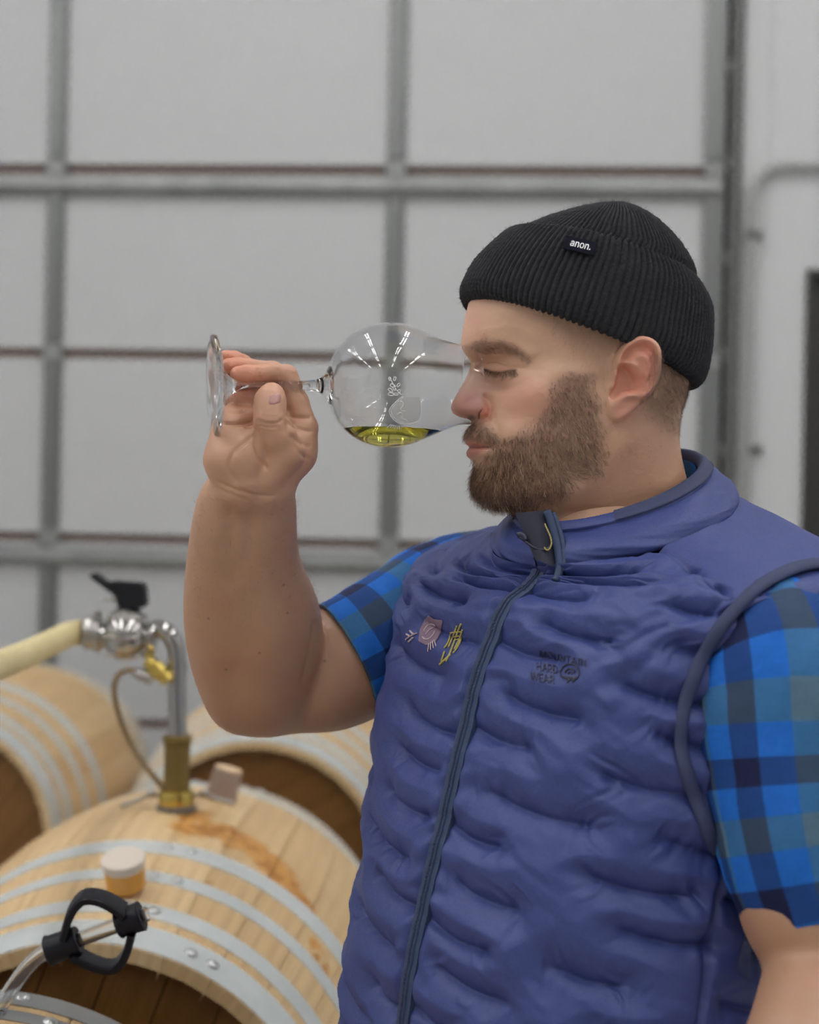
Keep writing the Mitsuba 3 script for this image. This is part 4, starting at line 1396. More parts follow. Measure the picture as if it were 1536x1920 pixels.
add('collar_zip', cat_([px_tube([(1026, 958, 1.219), (1037, 990, 1.215), (1046, 1030, 1.209), (1049, 1068, 1.203), (1040, 1090, 1.199)], .0034), px_tube([(1036, 962, 1.221), (1049, 995, 1.216), (1057, 1035, 1.209), (1056, 1072, 1.203)], .0026)]), 'zip_tape', 'person__vest', smooth=True)
add('zip_cord', cat_([px_tube([(972, 1006, 1.214), (984, 1014, 1.211), (1000, 1026, 1.208), (1016, 1031, 1.206), (1030, 1027, 1.204), (1035, 1018, 1.204), (1029, 1000, 1.206), (1022, 984, 1.209)], .0011), px_tube([(970, 1004, 1.214), (978, 1002, 1.213), (986, 1014, 1.211)], .0022, 12)]), 'print_dark', 'person__vest', smooth=True)
add('zip_pull', px_tube([(1022, 982, 1.208), (1029, 998, 1.205), (1034, 1020, 1.203), (1028, 1031, 1.203), (1021, 1026, 1.204)], .0006), 'thread_gold', 'person__vest', smooth=True)

# trousers and shoes (below the frame)
mat('trouser_cloth', srgb(58, 58, 62), .85)
mat('shoe_leather', srgb(52, 38, 28), .5)
c_ = np.array([(1112 - 768) / FPX * TX, TX + .01, 0])
f55 = math.radians(54)
tf, tl = np.array([-math.sin(f55), -math.cos(f55), 0]), np.array([math.cos(f55), -math.sin(f55), 0])
lg = Field((-.16, .96, -1.47), (.48, 1.60, -.46), .007)
at3 = lambda l, f, z: c_ + tl * l + tf * f + np.array([0, 0, z])
lg.bone(at3(-.07, 0, -.56), at3(.07, 0, -.56), .125, .125, .04)
lg.bone(at3(0, .045, -.54), at3(0, .03, -.62), .11, .11, .05)
legs_ = lg.new()
for s in (-1, 1):
    o = lg.new()
    o.chain([(at3(s * .095, 0, -.66), .108), (at3(s * .105, .012, -1.02), .078), (at3(s * .108, -.01, -1.30), .070), (at3(s * .110, -.012, -1.435), .064)], .03)
    legs_.join(o, .004)
lg.join(legs_, .03)
tz_ = lg.mesh(6)
add('trousers', tm(to_world(tz_.vertices), tz_.faces), 'trouser_cloth', 'person', smooth=True)
for s in (-1, 1):
    fz = EYE[2] * -1
    b_ = hull((at3(s * .112, -.05, fz + .036), .035), (at3(s * .112, .02, fz + .060), .045), (at3(s * .118, .13, fz + .030), .030), (at3(s * .118, .17, fz + .022), .022), (at3(s * .11, -.03, fz + .10), .045), (at3(s * .11, .01, fz + .10), .042))
    v_ = b_.vertices
    v_[:, 2] = np.maximum(v_[:, 2], fz + .001)
    wv_ = to_world(v_)
    wv_[:, 2] = np.maximum(wv_[:, 2], .0012)
    add('shoe', tm(wv_, b_.faces), 'shoe_leather', 'person', smooth=40)
# ------------------------------------------------------------------ beanie
def HB(px, py):
    return H(np.asarray(px, float), np.asarray(py, float), 0.0)


cuff_f = [(886, 562), (877, 563), (869, 554), (867, 543), (869, 530), (880, 508), (894, 487), (910, 468), (928, 450), (946, 436), (957, 431), (962, 434), (960, 442)]
cuff_b = [(1278, 722), (1290, 729), (1302, 726), (1312, 714), (1319, 694), (1325, 650), (1327, 610), (1324, 584), (1316, 565), (1306, 550), (1296, 539), (1289, 538), (1286, 545)]
crown_f = [(962, 440), (972, 431), (985, 426), (1016, 413.5), (1063, 401), (1095, 395), (1118, 393)]
crown_b = [(1288, 545), (1293, 533), (1294, 521), (1282, 496), (1263, 470), (1235, 442), (1204, 419), (1172, 400), (1141, 393)]
crown_f, crown_b = spline(crown_f, 40), spline(crown_b, 40)
NB = 1120
tb_ = np.linspace(0, 2 * np.pi, NB, endpoint=False)
NRIB = 120


def head_rings(Fp, Bp, halfw, wz=0.0):
    """rings round the head through front and back points in the middle plane"""
    Fh_, Bh_ = HB(*np.array(Fp).T), HB(*np.array(Bp).T)
    out = []
    for a, b, hw_ in zip(Fh_, Bh_, halfw):
        c, d = (a + b) / 2, (a - b) / 2
        e = 2 / 2.15
        co, si = np.sign(np.cos(tb_)) * np.abs(np.cos(tb_)) ** e, np.sign(np.sin(tb_)) * np.abs(np.sin(tb_)) ** e
        fz = c + co[:, None] * d
        out.append(np.stack([fz[:, 0], si * hw_, fz[:, 1] + wz * np.abs(si) ** 2], -1))
    return np.array(out)


cf_s, cb_s = spline(cuff_f, 72), spline(cuff_b, 72)
u = np.linspace(0, 1, 72)
wid = np.interp(u, [0, .06, .14, .3, .6, .85, .95, 1], [.0855, .0895, .0935, .0955, .0925, .0865, .0825, .0800])
wid = gaussian_filter1d(wid, 2.0, mode='nearest')
cuff = head_rings(cf_s, cb_s, wid)
uc = np.linspace(0, 1, 40)
cwid = .0835 * np.sqrt(np.clip(1 - (uc * .985) ** 2.1, 0, 1)) ** 1.05
crown = head_rings(crown_f, crown_b, cwid)


def knit(V, amp, fuzz, seed, lean=0.0):
    n = grid_normals(V)
    k = np.arange(V.shape[0])[:, None]
    ph = NRIB * tb_[None, :] + lean * k + .8 * meshkit.noise(V * 90, seed)
    ribs = np.abs(np.cos(ph / 2)) ** .7
    stitch = np.cos(k * 2.1 + np.where(np.sin(ph) > 0, 1.2, 0)) * .12
    fz = meshkit.fbm(V * 420, 2, seed + 1) - .5
    big = meshkit.fbm(V * 28, 2, seed + 2) - .5
    return V + n * (amp * (ribs + stitch - .6) + fuzz * fz + .0030 * big)[..., None]


cuffk, crownk = knit(cuff, .0027, .0012, 31, .0), knit(crown, .0023, .0012, 41)


def p_wool(p, n, uv):
    a = fbm(p.x * 700, p.y * 700, p.z * 700, 2)
    b = noise(p.x * 1900, p.y * 1900, p.z * 1900)
    fl = smoothstep(.80, .95, noise(p.x * 420, p.y * 420, p.z * 420) * .6 + b * .4)
    return mix(mix((.010, .0102, .012), (.034, .0345, .039), a * .6 + b * .4), (.13, .13, .135), fl * .6)


mat('wool_black', mikit.proc(p_wool), .95, sheen=.6, specular=.15)


def hd(V):
    return to_world(head_to_cam(V))


def wrapmesh(V, m2=True):
    f = grid_faces(V.shape[0], V.shape[1], wrap_m=True)
    m = tm(V.reshape(-1, 3), f)
    return m


def outward(m, cen):
    s = ((m.triangles_center - cen) * m.face_normals).sum()
    if s < 0:
        m = tm(m.vertices, m.faces[:, ::-1])
    return m


crw = hd(crownk)
hcen = crw.reshape(-1, 3).mean(0) - [0, 0, .05]
scene['person__beanie'] = mikit.ply(outward(wrapmesh(crw), hcen), 'wool_black', smooth=True)
lab('person__beanie', 'black rib-knit beanie')
add('cuff', outward(wrapmesh(hd(cuffk)), hcen), 'wool_black', 'person__beanie', smooth=True)
# loose wool fibres
fz_src = np.vstack([cuffk[2:-8].reshape(-1, 3), crownk[:36].reshape(-1, 3)])
fz_n = np.vstack([grid_normals(cuff)[2:-8].reshape(-1, 3), grid_normals(crown)[:36].reshape(-1, 3)])
r_ = np.random.default_rng(11)
NFZ = 12000
pick = r_.integers(0, len(fz_src), NFZ)
dn = fz_n[pick] + r_.normal(0, .75, (NFZ, 3))
ln = np.abs(r_.normal(.0020, 0.0010, NFZ)) + .0006
v, f, per = strands(fz_src[pick] - fz_n[pick] * .0006, dn, ln, np.full(NFZ, .00014), r_.normal(0, .0009, (NFZ, 3)), 2)
mat('wool_fuzz', (.045, .045, .05), .95)
k = add('fibres', tm(hd(v), f), 'wool_fuzz', 'person__beanie', smooth=False)
lab(k, kind='stuff')

# woven label on the fold
def cuff_at(px, py, off):
    X, Y = to_px(head_to_cam(cuff))
    n = grid_normals(cuff)
    d = (X - px) ** 2 + (Y - py) ** 2 + np.where(cuff[..., 1] > .02, 0, 1e9)
    k = np.unravel_index(np.argmin(d), d.shape)
    return cuff[k] + n[k] * off, n[k]


mat('label_black', (.008, .008, .016), .9, specular=.1)
mat('label_white', (.75, .75, .76), .6)
c00, nl = cuff_at(1061, 461, .003)
c10, _ = cuff_at(1113, 474, .003)
uu = c10 - c00
ll = np.linalg.norm(uu)
uu /= ll
nl = nl - uu * (nl @ uu)
nl /= np.linalg.norm(nl)
vv = np.cross(nl, uu)
vv = vv if vv[2] > 0 else -vv


def on_label(a, b, o):
    return c00 + uu * np.asarray(a)[..., None] + vv * np.asarray(b)[..., None] + nl * np.asarray(o)[..., None]


lb = rbox((-.0012, -.0046, 0), (ll + .001, .0078, .0014), .0005)
lbm = outward(tm(hd(on_label(*lb.vertices.T)), lb.faces), hd(on_label(np.array(ll / 2), np.array(.0015), np.array(.0005))[None])[0])
klab = add('brand_label', lbm, 'label_black', 'person__beanie__cuff' if False else 'person__beanie', smooth=30)
txt = meshkit.text_mesh('anon.', .0062, .0004, bold=True)
w_ = txt.bounds[1][0]
txt.apply_scale([.0175 / w_, 1, 1])
tv = txt.vertices
scene['person__beanie__lettering'] = mikit.ply(tm(hd(on_label(tv[:, 0] + .0035, tv[:, 1] - .0006, tv[:, 2] + .0012)), txt.faces), 'label_white', smooth=False)
# ------------------------------------------------------------------ plaid shirt
def sleeve(path, radii, nseg, nang, seed, fold=.004, start=None):
    p = spline(path, nseg)
    r = np.interp(np.linspace(0, 1, nseg), np.linspace(0, 1, len(radii)), radii)
    r = gaussian_filter1d(r, nseg / 24, mode='nearest')
    t, a, b = frames(p)
    ang = np.linspace(0, 2 * np.pi, nang)
    d = np.r_[0, np.cumsum(np.linalg.norm(np.diff(p, axis=0), axis=1))]
    dirs = np.cos(ang)[None, :, None] * a[:, None] + np.sin(ang)[None, :, None] * b[:, None]
    q = p[:, None] + dirs * r[:, None, None]
    wr = meshkit.fbm(q * np.array([26, 26, 13]), 3, seed) - .5
    q = q + dirs * (fold * 2 * wr)[..., None]
    uv = np.stack(np.broadcast_arrays(ang[None, :] * r.mean(), d[:, None]), -1)
    # turn the hem in
    hem = q[-1:] - dirs[-1:] * .0022
    hem2 = q[-8:-7] - dirs[-8:-7] * .0030
    q = np.vstack([q, hem, hem2])
    uv = np.vstack([uv, uv[-1:] + [[0, .001]], uv[-8:-7]])
    return q, uv


BLUE, NAVY, TEAL, SKY = srgb(30, 96, 182), srgb(22, 27, 60), srgb(78, 104, 124), srgb(46, 120, 214)


def p_plaid(p, n, uv):
    def band(x, ph):
        f = x / .088 + ph
        f = f - dr.floor(f)
        e = .012
        na = smoothstep(.02, .02 + e, f) * (1 - smoothstep(.26, .26 + e, f))
        te = smoothstep(.50, .50 + e, f) * (1 - smoothstep(.76, .76 + e, f))
        c = mix(BLUE, NAVY, na)
        return mix(c, TEAL, te)
    a, b = band(uv.x, .13), band(uv.y, .38)
    c = mix(a, b, .5) * .62 + dr.minimum(a, b) * .38
    t = noise(uv.x * 2600, uv.y * 2600, 0.0) * .35 + noise(uv.x * 120, uv.y * 900, 3.0) * .12
    return c * (.80 + t)


mat('plaid_cotton', mikit.proc(p_plaid), .8, sheen=.3, specular=.2)
parts = []
near_path = [C(1395, 1180, 1.195), C(1445, 1190, 1.155), C(1474, 1255, 1.130), C(1482, 1340, 1.118), C(1488, 1420, 1.112), C(1502, 1540, 1.102), C(1524, 1650, 1.092), C(1538, 1704, 1.088)]
q, uv = sleeve(near_path, [.036, .054, .0695, .0715, .069, .0655, .060, .0545], 130, 150, 5, .0060)
parts.append((q, uv))
far_path = [C(950, 1072, 1.475), C(880, 1100, 1.46), C(800, 1148, 1.445), C(735, 1190, 1.425), C(690, 1217, 1.415), C(648, 1240, 1.408)]
q, uv = sleeve(far_path, [.040, .057, .062, .060, .0590, .0578], 100, 130, 8, .0040)
parts.append((q, uv))
vs, fs, us, o = [], [], [], 0
for q, uv in parts:
    vs.append(to_world(q).reshape(-1, 3))
    m_ = tm(vs[-1], grid_faces(q.shape[0], q.shape[1]))
    cen = np.repeat(to_world(q).mean(1), q.shape[1], 0)
    fc = m_.faces
    if ((m_.triangles_center - cen[fc[:, 0]]) * m_.face_normals).sum() < 0:
        fc = fc[:, ::-1]
    fs.append(fc + o)
    us.append(uv.reshape(-1, 2))
    o += len(vs[-1])
# the shirt's collar shows inside the vest's collar at the nape
sc = [collar_ring(1146, 1.300, -.012, .049, .0705, .074, .077, tc), collar_ring(1150, 1.297, -.06, -.005, .083, .078, .078, tc)]
q = np.array([sc[1], sc[0], sc[0] - np.array([0, 0, .002])])
vs.append(to_world(q).reshape(-1, 3))
fs.append(grid_faces(3, NCT)[:, ::-1] + o)
us.append(np.stack(np.broadcast_arrays(tc[None, :] * .08, np.array([0, .05, .05])[:, None]), -1).reshape(-1, 2))
scene['person__shirt'] = mikit.ply(tm(np.vstack(vs), np.vstack(fs)), 'plaid_cotton', smooth=True, uv=np.vstack(us))
lab('person__shirt', 'blue and navy plaid short-sleeved shirt')
# ------------------------------------------------------------------ wine glass
scene['clear_glass'] = {'type': 'dielectric', 'int_ior': 1.5, 'ext_ior': 1.0}
scene['wine'] = {'type': 'dielectric', 'int_ior': 1.34, 'ext_ior': 1.5, 'specular_transmittance': rgb((.985, .95, .46))}
scene['wine_top'] = {'type': 'dielectric', 'int_ior': 1.34, 'ext_ior': 1.0}
GAX = G_RIM - G_FOOT
GL = np.linalg.norm(GAX)
GAX = GAX / GL
PXU = GL / 482.0                                          # length of one frame pixel along the glass
ow = [(30, 82 + 0), (57, 220)]
bowl_o = [(19.5, 199.5), (24, 203), (32, 208), (57, 220), (82, 239), (98.5, 260), (108, 280), (113.5, 301), (115.2, 322), (114, 343), (109, 364), (101.5, 384.5), (93, 405), (85.5, 426), (78.6, 447), (75.3, 464), (74.4, 482)]
bo = np.array(bowl_o, float)
bo = spline(bo, 90)
tt = np.gradient(bo, axis=0)
tt /= np.linalg.norm(tt, axis=1, keepdims=True)
nn = np.stack([-tt[:, 1], tt[:, 0]], -1)                  # inwards
thick = np.interp(bo[:, 1], [200, 214, 225, 245, 482], [7.5, 5.5, 3.6, 2.4, 2.2])
bi = bo + nn * thick[:, None]
bi = bi[(bi[:, 1] > 213) & (bi[:, 0] > 2)]
bi = np.vstack([[0.0, bi[0, 1] - 1.2], [bi[0, 0] * .5, bi[0, 1] - .8], bi])
foot = [(0, -2), (60, -4.0), (87, -5.5), (91.5, -4.5), (93, -1), (92, 3.2), (80, 7.0), (60, 11), (36, 16), (21, 24), (13, 34), (10, 47), (8.8, 70), (8.3, 110), (8.4, 150), (9.2, 172), (10.3, 182), (12.6, 190), (17, 197)]
foot = np.vstack([foot[:6], spline(foot[5:], 60)[1:]])
rim = np.array([[74.2, 483.2], [73.4, 483.8], [72.6, 483.2]])
prof = np.vstack([foot, [(15.6, 195.5), (16.2, 198), (16.6, 200.5)], bo, rim, bi[::-1]])
prof_out = np.vstack([foot, bo, rim, bi[-1:]])
lv = W(735, 803.5, 1.270)[2]


def shell(pr_, n=160):
    m = lathe(pr_ * PXU, G_FOOT, GAX, n)
    return tm(to_world(m.vertices), m.faces)


def outward_axis(m):
    c = to_world(G_FOOT + GAX * GL * .62)
    return m if ((m.triangles_center - c) * m.face_normals).sum() > 0 else tm(m.vertices, m.faces[:, ::-1])


g_out = outward_axis(shell(prof_out))
g_in = outward_axis(shell(bi))                            # normals away from the axis: out of the wine, into the glass
wet = trimesh.intersections.slice_mesh_plane(g_in, [0, 0, -1.0], [0, 0, lv], cap=False)
dry = trimesh.intersections.slice_mesh_plane(g_in, [0, 0, 1.0], [0, 0, lv], cap=False)
dry = tm(dry.vertices, dry.faces[:, ::-1])
scene['wine_glass'] = mikit.ply(cat_([tm(g_out.vertices, g_out.faces), dry]), 'clear_glass', smooth=40)
lab('wine_glass', 'clear stemmed wine glass tilted on its side, held by the man at his nose', 'wine glass')
# the wine lies level in the bowl
scene['wine_pool'] = mikit.ply(tm(wet.vertices, wet.faces), 'wine', smooth=True)
lab('wine_pool', 'pale yellow white wine pooled in the side of the tilted glass', 'wine')
sec = trimesh.intersections.mesh_plane(g_in, [0, 0, 1.0], [0, 0, lv])
rimp = np.unique(np.round(sec.reshape(-1, 3), 7), axis=0)
from shapely.geometry import MultiPoint
hullp = np.array(MultiPoint(rimp[:, :2]).convex_hull.exterior.coords)[:-1]
cc_ = hullp.mean(0)
top_v = np.vstack([np.c_[hullp, np.full(len(hullp), lv)], [[*cc_, lv]]])
jj = np.arange(len(hullp))
top_m = outward2(tm(top_v, np.stack([jj, (jj + 1) % len(hullp), jj * 0 + len(hullp)], 1)), np.array([0, 0, 1.0]))
add('surface', top_m, 'wine_top', 'wine_pool', smooth=False)
# etched crest and twig on the near side of the bowl
pa = np.linspace(0, 2 * np.pi, 240, endpoint=False)
gx = np.cross(GAX, [0, 0, 1.0])
gx /= np.linalg.norm(gx)
gy = np.cross(GAX, gx)
bs_ = bo[(bo[:, 1] > 240) & (bo[:, 1] < 470)]
gs3 = G_FOOT + bs_[:, 1][:, None, None] * PXU * GAX + bs_[:, 0][:, None, None] * PXU * (np.cos(pa)[:, None] * gx + np.sin(pa)[:, None] * gy)[None]
gn3 = np.broadcast_to((np.cos(pa)[:, None] * gx + np.sin(pa)[:, None] * gy)[None], gs3.shape)
fm = (gn3 * (0 - gs3)).sum(-1) > .1
gX, gY = to_px(gs3)
GI = LinearNDInterpolator(np.stack([gX[fm], gY[fm]], 1), np.hstack([gs3[fm], gn3[fm]]))


def on_glass(pts, off):
    r = GI(np.asarray(pts, float))
    return to_world(r[:, :3] + r[:, 3:] * np.asarray(off).reshape(-1, 1))


Z6 = lambda pts: [(600 + x / 4.8, 590 + y / 4.8) for x, y in pts]
mat('etched_line', (.80, .80, .80), .8)
scene['etched_film'] = {'type': 'principledthin', 'base_color': rgb((.86, .86, .85)), 'roughness': .45, 'spec_trans': .62, 'diff_trans': .9, 'eta': 1.3}


def gline(pts, n=24, r=.00040):
    q = spline(Z6(pts), n) if len(pts) > 2 else np.linspace(*Z6(pts), n)
    return tube(on_glass(q, .00045), r, 5)


lines = [gline([(740, 722), (700, 690), (665, 640), (640, 590), (625, 562)], 30)]
for (x, y), (dx, dy) in zip([(628, 578), (672, 578), (655, 640), (705, 635), (635, 680), (668, 668), (712, 690), (640, 715), (685, 715)], [(6, 34), (-10, 34), (44, 20), (-24, 30), (36, 28), (16, 32), (-4, 36), (50, 6), (34, 8)]):
    a, b = np.array((x - dx / 2, y - dy / 2)), np.array((x + dx / 2, y + dy / 2))
    w = np.array((-(b - a)[1], (b - a)[0])) * .26
    lines.append(gline([a, (a + b) / 2 + w, b, (a + b) / 2 - w, a + .01], 22))
lines += [gline([(745, 738), (690, 775), (640, 830), (622, 865), (640, 915), (690, 962), (760, 982), (830, 974), (890, 952), (912, 880), (905, 800), (900, 745)], 60, .00042), gline([(752, 748), (700, 785), (655, 835), (640, 866), (655, 908), (700, 950), (760, 968)], 40, .00032)]
lines += [gline([(700, 900), (712, 882), (735, 880), (742, 905), (728, 925)], 20, .00045), gline([(712, 800), (730, 780), (748, 792), (738, 830), (720, 845), (742, 862), (768, 868)], 30, .00045), gline([(740, 935), (770, 940), (790, 960)], 14, .00045)]
lines += [gline([(640 + 14 * k, 985 + 3 * k), (605 + 22 * k, 1010 + 4 * k)], 8, .0004) for k in range(6)]
add('etching', cat_([tm(m.vertices, m.faces) for m in lines]), 'etched_line', 'wine_glass', smooth=True)
sp_ = Poly_(Z6([(748, 740), (692, 778), (645, 832), (626, 866), (644, 912), (694, 958), (762, 977), (830, 970), (888, 948), (908, 880), (902, 800), (896, 742)]))
sm_ = trimesh.creation.extrude_polygon(sp_, 1.0, engine='earcut').subdivide_to_size(3.0)
flat = np.abs(sm_.face_normals[:, 2]) > .9
top_ = (sm_.triangles_center[:, 2] > .9) & flat
sm_.update_faces(top_)
sm_.remove_unreferenced_vertices()
add('etched_crest', tm(on_glass(sm_.vertices[:, :2], np.full(len(sm_.vertices), .00042)), sm_.faces), 'etched_film', 'wine_glass', smooth=False)
# ------------------------------------------------------------------ barrels
BL, BR, BH = .950, .350, .285
NST = 30
B_TOP = .426                                              # the barrels' tops lie this far below the lens


def prof_r(t):
    return BR - (BR - BH) * (np.abs(t) / (BL / 2)) ** 1.9


class Barrel:
    def __init__(self, mid, yaw, pitch=0.0, drop=0.0):
        self.c = np.array([mid[0], mid[1], EYE[2] - B_TOP - BR])
        y = math.radians(yaw)
        self.ax = np.array([math.sin(y), -math.cos(y), 0])           # towards the front head
        self.side = np.array([math.cos(y), math.sin(y), 0])          # right
        self.up = np.array([0, 0, 1.0])
        p = math.radians(pitch)                                      # front head tipped down
        self.ax, self.up = self.ax * math.cos(p) - self.up * math.sin(p), self.up * math.cos(p) + self.ax * math.sin(p)
        self.c[2] -= drop

    def at(self, ang, t, off=0.0):
        """ang from the top, positive to the right; t along the axis, positive to the front"""
        ang, t = np.broadcast_arrays(np.asarray(ang, float), np.asarray(t, float))
        r = prof_r(t) + off
        return self.c + t[..., None] * self.ax + (r * np.sin(ang))[..., None] * self.side + (r * np.cos(ang))[..., None] * self.up

    def find(self, px, py):
        a, t = np.meshgrid(np.linspace(-1.5, 1.5, 400), np.linspace(-.475, .475, 500))
        p = self.at(a, t) - EYE
        d = p @ FWD
        X, Y = 768 + p @ RIGHT / d * FPX, 960 - p @ UP / d * FPX
        n = np.sin(a)[..., None] * self.side + np.cos(a)[..., None] * self.up
        e = (X - px) ** 2 + (Y - py) ** 2 + np.where((p * n).sum(-1) < 0, 0, 1e9)
        k = np.unravel_index(np.argmin(e), e.shape)
        return a[k], t[k]

    def matrix(self, ang=0.0):
        """barrel axes (side, axis, up) turned by ang about the axis"""
        M = np.eye(4)
        M[:3, 0] = math.cos(ang) * self.side - math.sin(ang) * self.up
        M[:3, 2] = math.sin(ang) * self.side + math.cos(ang) * self.up
        M[:3, 1] = self.ax
        M[:3, 3] = self.c
        return T(M)


def p_oak(tone):
    a, b = tone
    def fn(p, n, uv):
        g = fbm(uv.x * 160 + p.x * 3, uv.y * 5, p.z * 2, 3)
        h = fbm(p.x * 6, p.y * 6, p.z * 6, 3)
        f = noise(uv.x * 520, uv.y * 14, 2.0)
        return mix(a, b, g * .55 + h * .45) * (.90 + .16 * f)
    return mikit.proc(fn)


OAK = [(srgb(180, 148, 106), srgb(212, 184, 140)), (srgb(186, 154, 112), srgb(216, 190, 148)), (srgb(174, 142, 100), srgb(206, 176, 132))]
for k, tone in enumerate(OAK):
    mat(f'oak_{k}', p_oak(tone), .55, specular=.3)
HEADW = [(srgb(90, 58, 22), srgb(116, 78, 34)), (srgb(84, 53, 19), srgb(110, 74, 31)), (srgb(96, 63, 26), srgb(122, 84, 39))]
for k, tone in enumerate(HEADW):
    mat(f'head_oak_{k}', p_oak(tone), .5, specular=.35)


def p_hoop(p, n, uv):
    v = fbm(p.x * 9, p.y * 9, p.z * 9, 4)
    w = fbm(p.x * 40, p.y * 40, p.z * 40, 2)
    return mix((.42, .45, .45), (.62, .65, .645), v * .7 + w * .3)


def p_hoop2(p, n, uv):
    v = fbm(p.x * 9, p.y * 9, p.z * 9, 4)
    return mix((.20, .21, .215), (.32, .33, .335), v)


mat('hoop_steel', mikit.proc(p_hoop), .48, .25, specular=.5)
mat('hoop_steel_grey', mikit.proc(p_hoop2), .40, .55, specular=.5)
mat('rivet_steel', (.55, .56, .56), .3, .8)

# one stave, in the barrel's own axes, at the top
HA = math.pi / NST
ts = np.linspace(-BL / 2, BL / 2, 19)
us_ = np.array([-1, -.985, -.9, 0, .9, .985, 1])
dep = np.array([-.012, -.0012, 0, .0006, 0, -.0012, -.012])
tg, ug = np.meshgrid(ts, us_, indexing='ij')
rg = prof_r(tg) + dep[None, :]
sv = np.stack([rg * np.sin(ug * HA), tg, rg * np.cos(ug * HA)], -1)
suv = np.stack([ug * .037, tg], -1)
ends = np.stack([sv[0] * [1, 1, 1] - np.stack([np.sin(ug[0] * HA), 0 * ug[0], np.cos(ug[0] * HA)], -1) * .026, sv[-1] - np.stack([np.sin(ug[0] * HA), 0 * ug[0], np.cos(ug[0] * HA)], -1) * .017])
sv = np.concatenate([ends[:1], sv, ends[1:]])
suv = np.concatenate([suv[:1], suv, suv[-1:]])
stave_m = tm(sv.reshape(-1, 3), grid_faces(21, 7))
if (stave_m.face_normals[:, 2] * stave_m.area_faces).sum() < 0:
    stave_m = tm(stave_m.vertices, stave_m.faces[:, ::-1])
STAVE = mikit.ply(stave_m, 'oak_0', smooth=False, uv=suv.reshape(-1, 2))


def hoop_mesh(t0, t1, n=96, rise=.0016):
    a = np.linspace(0, 2 * np.pi, n, endpoint=False)
    tt = np.array([t0, t0, t0 + .15 * (t1 - t0), t1 - .15 * (t1 - t0), t1, t1])
    oo = np.array([-.001, rise, rise + .0004, rise + .0004, rise, -.001])
    r = prof_r(tt) + oo
    v = np.stack([r[:, None] * np.sin(a)[None], np.repeat(tt[:, None], n, 1), r[:, None] * np.cos(a)[None]], -1)
    m = tm(v.reshape(-1, 3), grid_faces(6, n, wrap_m=True))
    if ((m.triangles_center * [1, 0, 1]) * m.face_normals).sum() < 0:
        m = tm(m.vertices, m.faces[:, ::-1])
    return m


HOOPS = [(.195, .236), (.293, .321), (.378, .408), (.427, .4735)]
HOOP_PLY = {}
for h in HOOPS:
    for s in (1, -1):
        a, b = (h if s > 0 else (-h[1], -h[0]))
        HOOP_PLY[(a, b)] = mikit.ply(hoop_mesh(a, b), 'hoop_steel', smooth=30)
rvt = lathe([(0, .0045), (.004, .0042), (.0075, .002), (.0085, 0), (.0085, -.002)], n=14)
RIVET = mikit.ply(rvt, 'rivet_steel', smooth=True)
# head boards
BOARD_PLY = []
HR = BH - .014
ws = np.linspace(-HR, HR, 9)
from shapely.geometry import Point, box as sbox
disc = Point(0, 0).buffer(HR, 40)
for a, b in zip(ws[:-1], ws[1:]):
    g = disc.intersection(sbox(a + .0008, -1, b - .0008, 1))
    m = trimesh.creation.extrude_polygon(g, .018, engine='earcut')
    BOARD_PLY.append(tm(m.vertices[:, [0, 2, 1]] * [1, -1, 1], m.faces))


def place(name, parent, plyd, bsdf, M):
    key = numbered(parent + '__' + name)
    scene[key] = {**plyd, 'bsdf': {'type': 'ref', 'id': bsdf}, 'to_world': M}
    return key


def make_barrel(B, label, rivet_angs, hoop_mat='hoop_steel', oak=('oak_0', 'oak_1', 'oak_2'), roll=0.0, seed=1, fronts=True):
    r = np.random.default_rng(seed)
    key = 'wine_barrel' if 'wine_barrel' not in labels else next(f'wine_barrel_{i:03d}' for i in range(1, 99) if f'wine_barrel_{i:03d}' not in labels)
    lab(key, label, 'barrel', 'wine barrels')
    for k in range(NST):
        place('stave', key, STAVE, oak[r.integers(3)], B.matrix(2 * HA * k + roll))
    for (a, b), p in HOOP_PLY.items():
        h = place('hoop', key, p, hoop_mat, B.matrix())
        for i, ang in enumerate(rivet_angs.get((a, b), (.02 + r.normal(0, .1),))):
            for q in (0, .028):
                t = (a + b) / 2
                ps = B.at(ang + q / .3 * (1 if i else 1), t, .0018)
                nrm = math.sin(ang) * B.side + math.cos(ang) * B.up
                x = np.cross(B.ax, nrm)
                M = np.eye(4)
                M[:3, 0], M[:3, 1], M[:3, 2], M[:3, 3] = x, np.cross(nrm, x), nrm, ps
                place('rivet', h, RIVET, 'rivet_steel', T(M))
                if i == 0 and len(rivet_angs.get((a, b), (1,))) > 1:
                    break
    for s in (1, -1):
        for k, m in enumerate(BOARD_PLY):
            v = m.vertices.copy()
            v[:, 1] = (v[:, 1] + BL / 2 - .030) if s > 0 else -(v[:, 1] + BL / 2 - .030)
            mm_ = tm(v, m.faces)
            if mm_.volume < 0:
                mm_.invert()
            kk_ = numbered(key + '__head_board')
            scene[kk_] = mikit.ply(mm_, f'head_oak_{r.integers(3)}', smooth=False, uv=np.stack([v[:, 0], v[:, 2]], -1), to_world=B.matrix(.35 * seed))
    return key


B1 = Barrel((-.336, 2.15), -2.0)
B2 = Barrel((-1.056, 3.90), -3.5)
B3 = Barrel((-.300, 3.63), -1.5)
B4 = Barrel((-.415, 1.085), 0.5, pitch=9.0, drop=.072)
